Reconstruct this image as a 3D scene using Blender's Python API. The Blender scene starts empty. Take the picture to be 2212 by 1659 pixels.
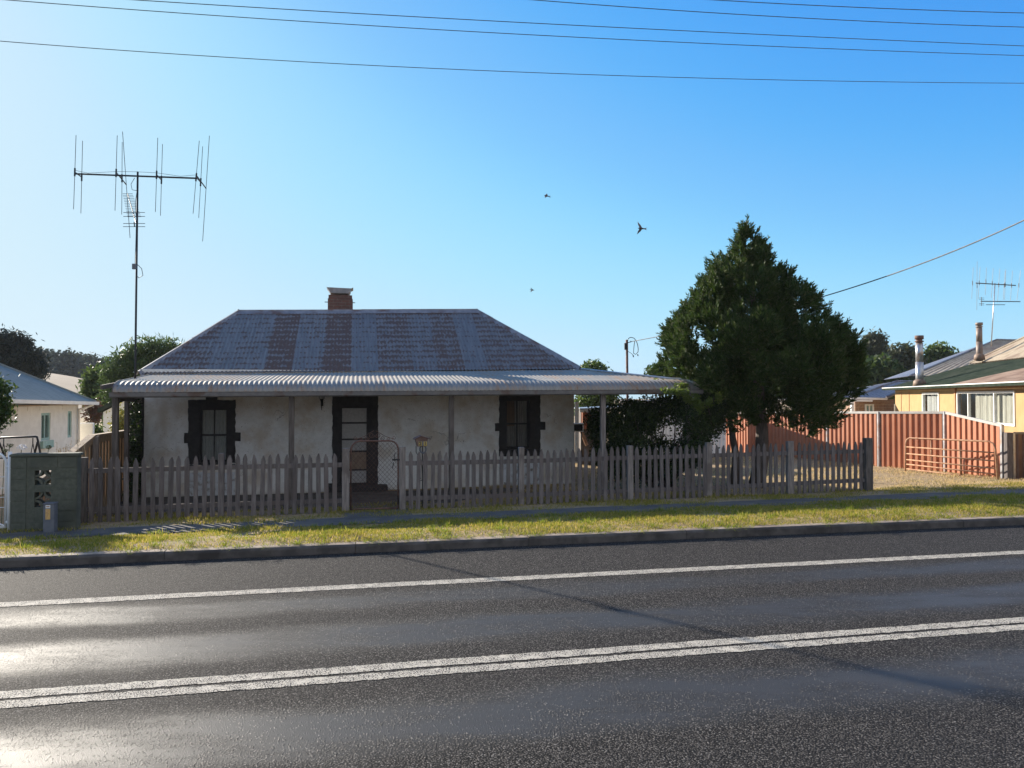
import bpy, bmesh, math, random
import numpy as np
from mathutils import Vector
R = math.radians
random.seed(7); rng = np.random.default_rng(7)
SC = bpy.context.scene
COL = SC.collection
# ------------------------------------------------------------------ camera model
F, CX, CY, HZ, EYE = 1600.0, 1106.0, 829.5, 858.0, 2.1
PITCH = math.atan((HZ - CY) / F)
cp, sp = math.cos(PITCH), math.sin(PITCH)
TH = math.atan(0.21); ct, st = math.cos(TH), math.sin(TH)

def ray(px, py):
    x = (px - CX) / F; y = (CY - py) / F
    return Vector((x, cp - y * sp, sp + y * cp))
def PY(px, py, Y):
    d = ray(px, py); k = Y / d.y
    return Vector((d.x * k, Y, EYE + d.z * k))
def PZ(px, py, z):
    d = ray(px, py); k = (z - EYE) / d.z
    return Vector((d.x * k, d.y * k, z))
def PW(px, py, w):                      # plane parallel to the street at distance w
    d = ray(px, py); k = w / (-d.x * st + d.y * ct)
    return Vector((d.x * k, d.y * k, EYE + d.z * k))
def H(s, w, z=0.0):                     # street frame -> world
    return Vector((s * ct - w * st, s * st + w * ct, z))
def SWc(P): return (P.x * ct + P.y * st, -P.x * st + P.y * ct)
def S(px, w, py=HZ): return SWc(PW(px, py, w))[0]
def ZW(px, py, w): return PW(px, py, w).z

PROF = [(-500, -.05), (0.4, -.05), (10.30, -.05), (10.36, .115), (10.8, .13), (12.5, -.02), (13.6, -.055), (14.7, -.122), (16.3, -.25), (19, -.28), (60, -.3), (900, -.3)]
def zg(s, w):
    z = np.interp(w, [p[0] for p in PROF], [p[1] for p in PROF])
    k = np.clip((w - 10.4) / 2.0, 0, 1) * np.clip((60 - w) / 30.0, 0, 1)
    return float(z + 0.01 * np.clip(s, -14, 20) * k)

# ------------------------------------------------------------------ object helpers
LOC = {}
def tag(o, label=None, cat=None, group=None, kind=None):
    if label: o['label'] = label
    if cat: o['category'] = cat
    if group: o['group'] = group
    if kind: o['kind'] = kind
    return o
def thing(name, label, cat, loc, group=None):
    o = bpy.data.objects.new(name, None); COL.objects.link(o)
    o.location = loc; o.empty_display_size = .2
    LOC[o] = Vector(loc)
    return tag(o, label, cat, group)
def link_mesh(name, me, mat, parent=None, smooth=False):
    o = bpy.data.objects.new(name, me); COL.objects.link(o)
    if mat:
        for m in (mat if isinstance(mat, (list, tuple)) else [mat]): me.materials.append(m)
    if parent is not None:
        o.parent = parent; LOC[o] = LOC[parent]
    else:
        LOC[o] = Vector((0, 0, 0))
    if smooth: me.shade_smooth()
    return o

class MB:
    def __init__(s): s.v = []; s.f = []; s.mi = []; s.m = 0
    def add(s, vs, fs):
        b = len(s.v); s.v += [Vector(v) for v in vs]
        for f in fs: s.f.append([b + i for i in f]); s.mi.append(s.m)
    def corners(s, c):   # 8 corners: bottom 4 (ccw), top 4
        s.add(c, [(0, 3, 2, 1), (4, 5, 6, 7), (0, 1, 5, 4), (1, 2, 6, 5), (2, 3, 7, 6), (3, 0, 4, 7)])
    def fb(s, s0, s1, w0, w1, z0, z1):   # box in the street frame
        s.corners([H(s0, w0, z0), H(s1, w0, z0), H(s1, w1, z0), H(s0, w1, z0), H(s0, w0, z1), H(s1, w0, z1), H(s1, w1, z1), H(s0, w1, z1)])
    def bx(s, c, sz, rz=0.0):
        a, b = math.cos(rz), math.sin(rz); x, y, z = [q / 2 for q in sz]
        pts = []
        for dz in (-z, z):
            for dx, dy in ((-x, -y), (x, -y), (x, y), (-x, y)):
                pts.append((c[0] + dx * a - dy * b, c[1] + dx * b + dy * a, c[2] + dz))
        s.corners(pts)
    def bar(s, p, q, w, h):              # rectangular bar between points
        p, q = Vector(p), Vector(q); d = (q - p).normalized()
        up = Vector((0, 0, 1)) if abs(d.z) < .95 else Vector((0, 1, 0))
        x = d.cross(up).normalized() * w / 2; y = x.cross(d).normalized() * h / 2
        s.corners([p - x - y, p + x - y, p + x + y, p - x + y, q - x - y, q + x - y, q + x + y, q - x + y])
    def tube(s, pts, r, n=8, cap=True, closed=False):
        pts = [Vector(p) for p in pts]; m = len(pts)
        rs = r if isinstance(r, (list, tuple)) else [r] * m
        t0 = (pts[1] - pts[0]).normalized()
        nrm = t0.orthogonal().normalized(); rings = []
        for i in range(m):
            if closed: t = (pts[(i + 1) % m] - pts[i - 1]).normalized()
            elif i == 0: t = t0
            elif i == m - 1: t = (pts[-1] - pts[-2]).normalized()
            else: t = ((pts[i + 1] - pts[i]).normalized() + (pts[i] - pts[i - 1]).normalized()).normalized()
            nrm = (nrm - t * nrm.dot(t)).normalized(); bn = t.cross(nrm)
            rings.append([pts[i] + (nrm * math.cos(a) + bn * math.sin(a)) * rs[i] for a in [2 * math.pi * k / n for k in range(n)]])
        vs = [v for rg in rings for v in rg]; fs = []
        for i in range(m if closed else m - 1):
            for k in range(n):
                a = i * n; b = ((i + 1) % m) * n
                fs.append((a + k, a + (k + 1) % n, b + (k + 1) % n, b + k))
        if cap and not closed:
            fs.append(tuple(range(n - 1, -1, -1))); fs.append(tuple((m - 1) * n + k for k in range(n)))
        s.add(vs, fs)
    def prism(s, poly, w0, w1):          # polygon of (s,z) in the street frame, between two w
        n = len(poly)
        vs = [H(a, w0, z) for a, z in poly] + [H(a, w1, z) for a, z in poly]
        fs = [tuple(range(n)), tuple(range(2 * n - 1, n - 1, -1))]
        for i in range(n): j = (i + 1) % n; fs.append((i, i + n, j + n, j))
        s.add(vs, fs)
    def slab(s, poly, off):              # 3-D polygon extruded by a vector
        n = len(poly); off = Vector(off); poly = [Vector(p) for p in poly]
        fs = [tuple(range(n)), tuple(range(2 * n - 1, n - 1, -1))]
        for i in range(n): j = (i + 1) % n; fs.append((i, i + n, j + n, j))
        s.add(poly + [p + off for p in poly], fs)
    def build(s, name, mat, parent=None, smooth=False, bevel=0):
        o0 = LOC[parent] if parent is not None else Vector((0, 0, 0))
        me = bpy.data.meshes.new(name)
        me.from_pydata([tuple(v - o0) for v in s.v], [], s.f); me.update()
        bm = bmesh.new(); bm.from_mesh(me); bmesh.ops.recalc_face_normals(bm, faces=bm.faces); bm.to_mesh(me); bm.free()
        o = link_mesh(name, me, mat, parent, smooth)
        if isinstance(mat, (list, tuple)): me.polygons.foreach_set('material_index', s.mi)
        if bevel:
            b = o.modifiers.new('bevel', 'BEVEL'); b.width = bevel; b.segments = 2; b.limit_method = 'ANGLE'
        return o

# ------------------------------------------------------------------ materials
def new_mat(name):
    m = bpy.data.materials.new(name); m.use_nodes = True
    nt = m.node_tree; b = nt.nodes['Principled BSDF']
    return m, nt, b
def N(nt, typ, **kw):
    n = nt.nodes.new(typ)
    for k, v in kw.items():
        if k in n.inputs.keys() if isinstance(k, str) else False: n.inputs[k].default_value = v
        else: setattr(n, k, v)
    return n
def L(nt, a, b): nt.links.new(a, b)
def math_(nt, op, a, b=None, c=None, clamp=False):
    n = nt.nodes.new('ShaderNodeMath'); n.operation = op; n.use_clamp = clamp
    for i, x in enumerate((a, b, c)):
        if x is None: continue
        if isinstance(x, (int, float)): n.inputs[i].default_value = x
        else: L(nt, x, n.inputs[i])
    return n.outputs[0]
def mixc(nt, fac, a, b, blend='MIX'):
    n = nt.nodes.new('ShaderNodeMix'); n.data_type = 'RGBA'; n.blend_type = blend
    for i, x in ((0, fac), (6, a), (7, b)):
        if isinstance(x, (int, float)): n.inputs[i].default_value = x
        elif isinstance(x, (tuple, list)): n.inputs[i].default_value = (*x[:3], 1)
        else: L(nt, x, n.inputs[i])
    return n.outputs[2]
def coord(nt, rot=0.0, scale=(1, 1, 1), kind='Object'):
    tc = nt.nodes.new('ShaderNodeTexCoord'); mp = nt.nodes.new('ShaderNodeMapping')
    mp.inputs['Rotation'].default_value = (0, 0, rot); mp.inputs['Scale'].default_value = scale
    L(nt, tc.outputs[kind], mp.inputs['Vector']); return mp.outputs[0]
def noise(nt, vec, scale, detail=4, rough=.55, dist=0):
    n = nt.nodes.new('ShaderNodeTexNoise')
    n.inputs['Scale'].default_value = scale; n.inputs['Detail'].default_value = detail
    n.inputs['Roughness'].default_value = rough; n.inputs['Distortion'].default_value = dist
    if vec is not None: L(nt, vec, n.inputs['Vector'])
    return n.outputs['Fac']
def ramp(nt, fac, a, b, lo=0.0, hi=1.0, smooth=True):
    n = nt.nodes.new('ShaderNodeMapRange'); n.interpolation_type = 'SMOOTHSTEP' if smooth else 'LINEAR'
    n.inputs['From Min'].default_value = a; n.inputs['From Max'].default_value = b
    n.inputs['To Min'].default_value = lo; n.inputs['To Max'].default_value = hi
    L(nt, fac, n.inputs['Value']); return n.outputs[0]
def bump(nt, b, height, strength=.5, dist=.01):
    n = nt.nodes.new('ShaderNodeBump'); n.inputs['Distance'].default_value = dist
    if isinstance(strength, (int, float)): n.inputs['Strength'].default_value = strength
    else: L(nt, strength, n.inputs['Strength'])
    L(nt, height, n.inputs['Height']); L(nt, n.outputs[0], b.inputs['Normal'])

def pm(name, c1, c2, scale=6, rough=.7, metal=0.0, bmp=.3, bdist=.004, stretch=(1, 1, 1), rot=0.0, c3=None, s3=1.3, lo=.35, hi=.65, spec=.5):
    m, nt, b = new_mat(name)
    v = coord(nt, rot, stretch)
    n1 = noise(nt, v, scale, 6)
    col = mixc(nt, ramp(nt, n1, lo, hi), c1, c2)
    if c3 is not None:
        n2 = noise(nt, coord(nt, rot, (1, 1, 1)), s3, 4)
        col = mixc(nt, ramp(nt, n2, .5, .68), col, c3)
    L(nt, col, b.inputs['Base Color'])
    b.inputs['Roughness'].default_value = rough; b.inputs['Metallic'].default_value = metal
    b.inputs['Specular IOR Level'].default_value = spec
    if bmp: bump(nt, b, noise(nt, v, scale * 4, 5), bmp, bdist)
    return m

def vary(m, amt=.45):
    nt = m.node_tree; b = nt.nodes['Principled BSDF']; src = b.inputs['Base Color'].links[0].from_socket
    oi = nt.nodes.new('ShaderNodeObjectInfo'); hv = nt.nodes.new('ShaderNodeHueSaturation'); L(nt, src, hv.inputs['Color'])
    L(nt, math_(nt, 'ADD', 1 - amt / 2, math_(nt, 'MULTIPLY', oi.outputs['Random'], amt)), hv.inputs['Value']); L(nt, hv.outputs[0], b.inputs['Base Color'])
def leafmat(name, c1, c2, trans=.3, rough=.55, c3=None, spec=.35):
    c1, c2 = tuple(x * .72 for x in c1), tuple(x * .72 for x in c2); c3 = tuple(x * .72 for x in c3) if c3 else None
    m, nt, b = new_mat(name)
    g = nt.nodes.new('ShaderNodeNewGeometry')
    r = g.outputs['Random Per Island']
    col = mixc(nt, r, c1, c2)
    if c3 is not None: col = mixc(nt, ramp(nt, math_(nt, 'FRACT', math_(nt, 'MULTIPLY', r, 17.3)), .8, .9), col, c3)
    L(nt, col, b.inputs['Base Color']); b.inputs['Roughness'].default_value = rough
    b.inputs['Specular IOR Level'].default_value = spec
    t = nt.nodes.new('ShaderNodeBsdfTranslucent'); L(nt, col, t.inputs['Color'])
    mx = nt.nodes.new('ShaderNodeMixShader'); mx.inputs[0].default_value = trans
    L(nt, b.outputs[0], mx.inputs[1]); L(nt, t.outputs[0], mx.inputs[2])
    L(nt, mx.outputs[0], nt.nodes['Material Output'].inputs['Surface'])
    return m

def asphalt(name, paint=None):
    m, nt, b = new_mat(name)
    v = coord(nt, -TH)
    sep = nt.nodes.new('ShaderNodeSeparateXYZ'); L(nt, v, sep.inputs[0])
    vs = coord(nt, -TH, (.35, 1, 1))
    wob = math_(nt, 'MULTIPLY', math_(nt, 'SUBTRACT', noise(nt, vs, 1.1, 5, .65), .5), .7)
    w = math_(nt, 'ADD', sep.outputs[1], wob)
    M = None
    for c, d, k in ((7.85, .42, .8), (6.68, .52, 1.0), (4.85, .62, 1.0), (2.9, .6, 1.0)):
        a = math_(nt, 'ABSOLUTE', math_(nt, 'SUBTRACT', w, c))
        a = math_(nt, 'MULTIPLY', ramp(nt, a, d, d * .25), k)
        M = a if M is None else math_(nt, 'MAXIMUM', M, a)
    patch = ramp(nt, noise(nt, vs, 2.4, 4, .6), .35, .6, .62, 1.0)
    M = math_(nt, 'MULTIPLY', M, patch)
    vor = nt.nodes.new('ShaderNodeTexVoronoi'); vor.voronoi_dimensions = '2D'; vor.inputs['Scale'].default_value = 80
    L(nt, v, vor.inputs['Vector'])
    vor2 = nt.nodes.new('ShaderNodeTexVoronoi'); vor2.voronoi_dimensions = '2D'; vor2.inputs['Scale'].default_value = 170
    L(nt, v, vor2.inputs['Vector'])
    dome = ramp(nt, vor.outputs['Distance'], .62, .22)
    sp_ = nt.nodes.new('ShaderNodeSeparateColor'); L(nt, vor.outputs['Color'], sp_.inputs[0])
    present = ramp(nt, math_(nt, 'SUBTRACT', sp_.outputs[1], math_(nt, 'MULTIPLY', M, .95)), -.1, .15)
    hgt = math_(nt, 'MULTIPLY', math_(nt, 'MULTIPLY', dome, present), math_(nt, 'ADD', .45, math_(nt, 'MULTIPLY', sp_.outputs[2], .6)))
    stone = mixc(nt, math_(nt, 'POWER', sp_.outputs[0], 1.4), (.012, .011, .011), (.15, .134, .122))
    stone = mixc(nt, ramp(nt, sp_.outputs[2], .86, .97), stone, (.24, .22, .20))
    colr = mixc(nt, ramp(nt, hgt, .15, .42), (.006, .006, .006), stone)
    fine = mixc(nt, vor2.outputs['Distance'], (.034, .032, .031), (.056, .052, .050))
    col = mixc(nt, math_(nt, 'MULTIPLY', math_(nt, 'SUBTRACT', 1.0, ramp(nt, hgt, .1, .4)), M), colr, fine)
    big = noise(nt, vs, .8, 4)
    col = mixc(nt, ramp(nt, big, .3, .75, 0, .35), col, (.04, .037, .035))
    if paint:
        wear = math_(nt, 'ADD', math_(nt, 'MULTIPLY', hgt, .55), math_(nt, 'MULTIPLY', noise(nt, v, 9, 5, .7), .9))
        col = mixc(nt, ramp(nt, wear, .45, .62), (.07, .066, .06), paint)
    L(nt, col, b.inputs['Base Color'])
    rg = math_(nt, 'SUBTRACT', .78, math_(nt, 'MULTIPLY', M, .30))
    if paint: rg = math_(nt, 'ADD', .7, math_(nt, 'MULTIPLY', M, 0))
    L(nt, rg, b.inputs['Roughness'])
    L(nt, math_(nt, 'ADD', .10, math_(nt, 'MULTIPLY', M, .18)), b.inputs['Specular IOR Level'])
    micro = math_(nt, 'ADD', hgt, math_(nt, 'MULTIPLY', vor2.outputs['Distance'], .18))
    bump(nt, b, micro, 1.0, .009)
    return m

def corr_mat(name, grey, grey2, rust1, rust2, mode):
    m, nt, b = new_mat(name)
    uv = nt.nodes.new('ShaderNodeUVMap'); uv.uv_map = 'UVMap'
    sep = nt.nodes.new('ShaderNodeSeparateXYZ'); L(nt, uv.outputs[0], sep.inputs[0])
    u, v = sep.outputs[0], sep.outputs[1]
    at = nt.nodes.new('ShaderNodeAttribute'); at.attribute_name = 'rust'
    rl = at.outputs['Fac']
    mp = nt.nodes.new('ShaderNodeMapping'); mp.inputs['Scale'].default_value = (1, 1, 1); L(nt, uv.outputs[0], mp.inputs[0])
    mps = nt.nodes.new('ShaderNodeMapping'); mps.inputs['Scale'].default_value = (9, .7, 1); L(nt, uv.outputs[0], mps.inputs[0])
    n1 = noise(nt, mp.outputs[0], 5, 6, .65); n2 = noise(nt, mps.outputs[0], 1.6, 5, .6); n3 = noise(nt, mp.outputs[0], 26, 4, .7)
    if mode == 'scallop':
        ph = math_(nt, 'COSINE', math_(nt, 'MULTIPLY', u, 2 * math.pi / .095))
        rows = math_(nt, 'FRACT', math_(nt, 'ADD', math_(nt, 'DIVIDE', v, .30), math_(nt, 'ADD', math_(nt, 'MULTIPLY', ph, .15), math_(nt, 'MULTIPLY', n2, .9))))
        rows = math_(nt, 'ABSOLUTE', math_(nt, 'SUBTRACT', rows, .5))           # 0..0.5
        spot = math_(nt, 'ADD', math_(nt, 'MULTIPLY', rows, .85), math_(nt, 'MULTIPLY', math_(nt, 'SUBTRACT', n1, .5), 1.3))
        spot = math_(nt, 'ADD', spot, math_(nt, 'MULTIPLY', math_(nt, 'SUBTRACT', n3, .5), .5))
        spot = math_(nt, 'ADD', spot, math_(nt, 'MULTIPLY', ph, .08))
        fac = ramp(nt, math_(nt, 'ADD', math_(nt, 'ADD', spot, math_(nt, 'MULTIPLY', math_(nt, 'SUBTRACT', noise(nt, mp.outputs[0], 1.1, 4, .6), .5), .55)), math_(nt, 'MULTIPLY', rl, .62)), .48, .68)
    else:
        fac = ramp(nt, math_(nt, 'ADD', math_(nt, 'ADD', math_(nt, 'MULTIPLY', n2, .6), math_(nt, 'MULTIPLY', n1, .4)), math_(nt, 'MULTIPLY', rl, .4)), .52, .78)
    gcol = mixc(nt, ramp(nt, n2, .3, .7), grey, grey2)
    rcol = mixc(nt, ramp(nt, n3, .35, .65), rust1, rust2)
    col = mixc(nt, fac, gcol, rcol)
    L(nt, col, b.inputs['Base Color'])
    L(nt, math_(nt, 'ADD', math_(nt, 'MULTIPLY', fac, .3 if mode == 'scallop' else .08), .5 if mode == 'scallop' else .6), b.inputs['Roughness'])
    L(nt, math_(nt, 'MULTIPLY', math_(nt, 'SUBTRACT', 1.0, math_(nt, 'MULTIPLY', fac, 1.0 if mode == 'scallop' else .5)), .3 if mode == 'scallop' else .65), b.inputs['Metallic'])
    bump(nt, b, n3, .25, .003)
    return m

def wall_mat(name):
    m, nt, b = new_mat(name)
    v = coord(nt, -TH)
    big = noise(nt, v, 1.2, 5, .6); mid = noise(nt, v, 5, 6, .65); fine = noise(nt, v, 42, 4, .7)
    col = mixc(nt, ramp(nt, mid, .35, .7), (.84, .83, .80), (.72, .705, .67))
    col = mixc(nt, ramp(nt, big, .44, .66, 0, .62), col, (.52, .41, .29))
    spk = nt.nodes.new('ShaderNodeTexVoronoi'); spk.inputs['Scale'].default_value = 17; L(nt, v, spk.inputs['Vector'])
    pit = ramp(nt, math_(nt, 'ADD', spk.outputs['Distance'], math_(nt, 'MULTIPLY', mid, .35)), .33, .24)
    col = mixc(nt, math_(nt, 'MULTIPLY', pit, .85), col, (.20, .17, .14))
    crk = nt.nodes.new('ShaderNodeTexVoronoi'); crk.feature = 'DISTANCE_TO_EDGE'; crk.inputs['Scale'].default_value = .55
    mv = nt.nodes.new('ShaderNodeVectorMath'); mv.operation = 'ADD'
    nz = nt.nodes.new('ShaderNodeTexNoise'); nz.inputs['Scale'].default_value = 3; nz.inputs['Detail'].default_value = 5; L(nt, v, nz.inputs['Vector'])
    L(nt, v, mv.inputs[0]); L(nt, nz.outputs['Color'], mv.inputs[1]); L(nt, mv.outputs[0], crk.inputs['Vector'])
    ck = math_(nt, 'MULTIPLY', ramp(nt, crk.outputs['Distance'], .012, .003), ramp(nt, noise(nt, v, .9, 2), .52, .6))
    col = mixc(nt, math_(nt, 'MULTIPLY', ck, .6), col, (.2, .17, .14))
    sep = nt.nodes.new('ShaderNodeSeparateXYZ'); L(nt, v, sep.inputs[0])
    low = math_(nt, 'ADD', sep.outputs[2], math_(nt, 'MULTIPLY', mid, .5))
    col = mixc(nt, ramp(nt, low, .42, .12, 0, .8), col, (.30, .25, .20))
    L(nt, col, b.inputs['Base Color']); b.inputs['Roughness'].default_value = .92; b.inputs['Specular IOR Level'].default_value = .2
    bump(nt, b, math_(nt, 'ADD', math_(nt, 'ADD', math_(nt, 'MULTIPLY', mid, .9), math_(nt, 'MULTIPLY', fine, .35)), math_(nt, 'MULTIPLY', big, 1.2)), .8, .03)
    return m

def brick_mat(name, c1, c2, mortar, w=.23, h=.085, rot=0.0):
    m, nt, b = new_mat(name)
    tc = nt.nodes.new('ShaderNodeTexCoord')
    mp0 = nt.nodes.new('ShaderNodeMapping'); mp0.inputs['Rotation'].default_value = (0, 0, rot); L(nt, tc.outputs['Object'], mp0.inputs[0])
    sep = nt.nodes.new('ShaderNodeSeparateXYZ'); L(nt, mp0.outputs[0], sep.inputs[0])
    cb = nt.nodes.new('ShaderNodeCombineXYZ')
    L(nt, math_(nt, 'ADD', sep.outputs[0], sep.outputs[1]), cb.inputs[0]); L(nt, sep.outputs[2], cb.inputs[1])
    br = nt.nodes.new('ShaderNodeTexBrick'); L(nt, cb.outputs[0], br.inputs['Vector'])
    br.inputs['Color1'].default_value = (*c1, 1); br.inputs['Color2'].default_value = (*c2, 1); br.inputs['Mortar'].default_value = (*mortar, 1)
    br.inputs['Scale'].default_value = 1; br.inputs['Brick Width'].default_value = w; br.inputs['Row Height'].default_value = h
    br.inputs['Mortar Size'].default_value = .008; br.inputs['Bias'].default_value = -.1
    n = noise(nt, tc.outputs['Object'], 9, 5)
    L(nt, mixc(nt, ramp(nt, n, .35, .75, 0, .6), br.outputs['Color'], tuple(x * .45 for x in c1)), b.inputs['Base Color'])
    b.inputs['Roughness'].default_value = .9
    bump(nt, b, math_(nt, 'SUBTRACT', math_(nt, 'MULTIPLY', n, .4), br.outputs['Fac']), .6, .006)
    return m

def ground_mat(name):
    m, nt, b = new_mat(name)
    v = coord(nt); n1 = noise(nt, v, .7, 5, .6); n2 = noise(nt, v, 7, 6, .7); n3 = noise(nt, v, 60, 4, .7)
    col = mixc(nt, ramp(nt, n2, .35, .65), (.27, .19, .11), (.41, .305, .18))
    col = mixc(nt, ramp(nt, n1, .5, .68, 0, .7), col, (.15, .14, .05))
    col = mixc(nt, ramp(nt, n3, .45, .75, 0, .45), col, (.12, .09, .055))
    L(nt, col, b.inputs['Base Color']); b.inputs['Roughness'].default_value = .95; b.inputs['Specular IOR Level'].default_value = .15
    bump(nt, b, math_(nt, 'ADD', n2, math_(nt, 'MULTIPLY', n3, .4)), .7, .03)
    return m

def glass_mat(name, tint=(.95, .97, .97), refl=.06):
    m, nt, b = new_mat(name)
    b.inputs['Base Color'].default_value = (.01, .012, .013, 1); b.inputs['Roughness'].default_value = .06
    t = nt.nodes.new('ShaderNodeBsdfTransparent'); t.inputs[0].default_value = (*tint, 1)
    lw = nt.nodes.new('ShaderNodeLayerWeight'); lw.inputs[0].default_value = .5
    f = math_(nt, 'ADD', math_(nt, 'MULTIPLY', math_(nt, 'POWER', lw.outputs['Facing'], 4.0), .6), refl, clamp=True)
    mx = nt.nodes.new('ShaderNodeMixShader'); L(nt, f, mx.inputs[0]); L(nt, t.outputs[0], mx.inputs[1]); L(nt, b.outputs[0], mx.inputs[2])
    L(nt, mx.outputs[0], nt.nodes['Material Output'].inputs['Surface'])
    return m

M = {}
M['asphalt'] = asphalt('chip_seal_asphalt')
M['paint'] = asphalt('worn_line_paint', (.58, .53, .45))
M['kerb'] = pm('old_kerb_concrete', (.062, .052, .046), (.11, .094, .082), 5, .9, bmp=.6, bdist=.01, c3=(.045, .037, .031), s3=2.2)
M['path'] = pm('footpath_bitumen', (.062, .056, .050), (.10, .09, .08), 3, .95, bmp=.5, bdist=.006, c3=(.13, .108, .082), s3=1.1)
M['ground'] = ground_mat('dry_ground')
M['wall'] = wall_mat('old_lime_render')
M['roof'] = corr_mat('rusty_corrugated_iron', (.128, .115, .107), (.195, .178, .166), (.070, .042, .032), (.115, .071, .054), 'scallop')
M['ver'] = corr_mat('verandah_iron', (.25, .232, .205), (.34, .312, .27), (.24, .14, .08), (.32, .20, .12), 'streak')
M['cap'] = pm('weathered_flashing', (.20, .20, .215), (.28, .275, .28), 5, .55, .35, c3=(.16, .10, .08), s3=2)
M['gutter'] = pm('dull_gutter', (.13, .125, .125), (.18, .17, .165), 5, .5, .2, c3=(.10, .065, .05), s3=2.5)
M['wood'] = pm('weathered_wood', (.09, .075, .070), (.165, .14, .13), 7, .85, bmp=.7, bdist=.006, stretch=(5, 5, .5), c3=(.12, .095, .085), s3=1.7)
vary(M['wood'], .4)
M['woodpost'] = pm('old_post_wood', (.16, .135, .12), (.27, .23, .205), 6, .85, bmp=.7, bdist=.006, stretch=(5, 5, .5), c3=(.13, .105, .09), s3=2)
M['wooddark'] = pm('dark_post_wood', (.075, .062, .052), (.14, .115, .10), 7, .85, bmp=.7, bdist=.006, stretch=(5, 5, .5))
M['paling'] = pm('paling_timber', (.24, .165, .10), (.35, .25, .16), 5, .85, bmp=.6, bdist=.005, stretch=(5, 5, .5), c3=(.20, .14, .10), s3=2)
M['dark'] = pm('dark_trim_paint', (.020, .017, .017), (.036, .031, .030), 8, .8, bmp=.5, bdist=.01)
M['black'] = pm('black_metal', (.015, .015, .017), (.03, .028, .03), 9, .45, .3, bmp=.1)
M['rustpipe'] = pm('rusty_pipe', (.115, .06, .045), (.19, .10, .072), 14, .75, .2, c3=(.06, .04, .035), s3=5)
M['gaterust'] = pm('orange_rust_pipe', (.34, .17, .09), (.46, .27, .16), 10, .75, .1, c3=(.24, .10, .05), s3=4)
M['wire'] = pm('grey_wire', (.06, .058, .06), (.10, .095, .095), 10, .5, .6, bmp=0)
M['curtain'] = pm('lace_curtain', (.60, .59, .57), (.42, .41, .40), 40, .9, bmp=.3, stretch=(1.6, 1.6, .2))
M['orangereflection'] = pm('orange_reflection', (.30, .17, .11), (.20, .13, .10), 12, .9, bmp=.3, stretch=(3, 3, .3))
M['screen'] = pm('fly_screen', (.36, .345, .325), (.44, .42, .40), 22, .85, bmp=.2)
M['hardboard'] = pm('brown_door_panel', (.22, .15, .10), (.28, .20, .14), 9, .8, bmp=.2)
M['glass'] = glass_mat('window_glass')
M['brick'] = brick_mat('chimney_brick', (.15, .070, .054), (.115, .060, .052), (.14, .118, .10), rot=-TH)
M['galv'] = pm('galvanised_steel', (.36, .37, .39), (.50, .51, .53), 7, .38, .75, c3=(.42, .30, .22), s3=3)
M['white'] = pm('white_paint', (.72, .72, .70), (.80, .80, .78), 6, .6, bmp=.1)
M['block'] = pm('green_painted_block', (.080, .086, .064), (.108, .114, .086), 16, .9, bmp=.8, bdist=.006, c3=(.068, .073, .055), s3=2)
M['cream'] = pm('cream_wall', (.66, .63, .57), (.73, .70, .64), 4, .85, bmp=.2)
M['greenpaint'] = pm('mint_green_paint', (.23, .36, .33), (.30, .43, .40), 6, .6, bmp=.1)
M['greyroof'] = pm('blue_grey_roof_sheet', (.115, .145, .15), (.145, .175, .18), 4, .65, .1, bmp=.1)
M['greenroof'] = pm('dark_green_roof_sheet', (.026, .036, .027), (.042, .052, .040), 4, .75, 0, bmp=.1, c3=(.05, .056, .044), s3=.8, spec=.0)
M['tanroof'] = pm('tan_old_iron', (.30, .235, .16), (.41, .335, .24), 4, .65, 0, bmp=.2, c3=(.24, .17, .12), s3=.9)
M['brownroof'] = pm('brown_old_iron', (.19, .12, .08), (.28, .195, .14), 4, .65, 0, bmp=.2, c3=(.15, .09, .06), s3=.9, stretch=(1, .3, 1))
M['slateroof'] = pm('grey_zinc_roof', (.17, .18, .205), (.24, .25, .28), 4, .45, .3, bmp=.1)
M['orange'] = pm('apricot_wall', (.37, .235, .10), (.41, .27, .12), 3, .85, bmp=.15)
M['orangetrim'] = pm('rust_trim', (.38, .19, .08), (.45, .24, .11), 6, .8)
M['fencesheet'] = pm('terracotta_sheet', (.43, .155, .072), (.48, .18, .085), 3, .55, bmp=.08, c3=(.39, .14, .068), s3=.7)
M['fencerail'] = pm('pale_fence_rail', (.40, .38, .35), (.47, .45, .42), 5, .5, .1, bmp=.1)
M['brickhouse'] = brick_mat('tan_brick', (.30, .185, .12), (.36, .235, .16), (.42, .34, .25), .4, .14)
M['sticker'] = pm('yellow_label', (.60, .36, .11), (.66, .42, .15), 20, .6, bmp=0)
M['yellow'] = pm('yellow_number_plate', (.44, .31, .075), (.48, .34, .09), 20, .5, bmp=0)
M['ink'] = pm('black_ink', (.01, .01, .01), (.015, .015, .015), 20, .5, bmp=0)
M['meter'] = pm('grey_green_plastic', (.11, .12, .14), (.15, .16, .18), 6, .6, bmp=.1)
M['boxmetal'] = pm('brown_letterbox_metal', (.13, .075, .06), (.20, .12, .095), 10, .6, .2, c3=(.2, .15, .11), s3=6)
M['hill'] = pm('dry_hill_grass', (.125, .085, .05), (.165, .115, .07), .09, .95, bmp=.3, bdist=.1, c3=(.11, .068, .038), s3=.03)
M['farhill'] = pm('far_wooded_hill', (.03, .05, .06), (.05, .075, .085), .04, .95, bmp=0)
M['bark'] = pm('grey_bark', (.07, .055, .045), (.13, .10, .085), 9, .9, bmp=.8, bdist=.02, stretch=(3, 3, .6))
M['conifer'] = leafmat('cypress_foliage', (.034, .066, .012), (.082, .132, .028), .3, .6, (.14, .16, .06), .2)
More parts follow.
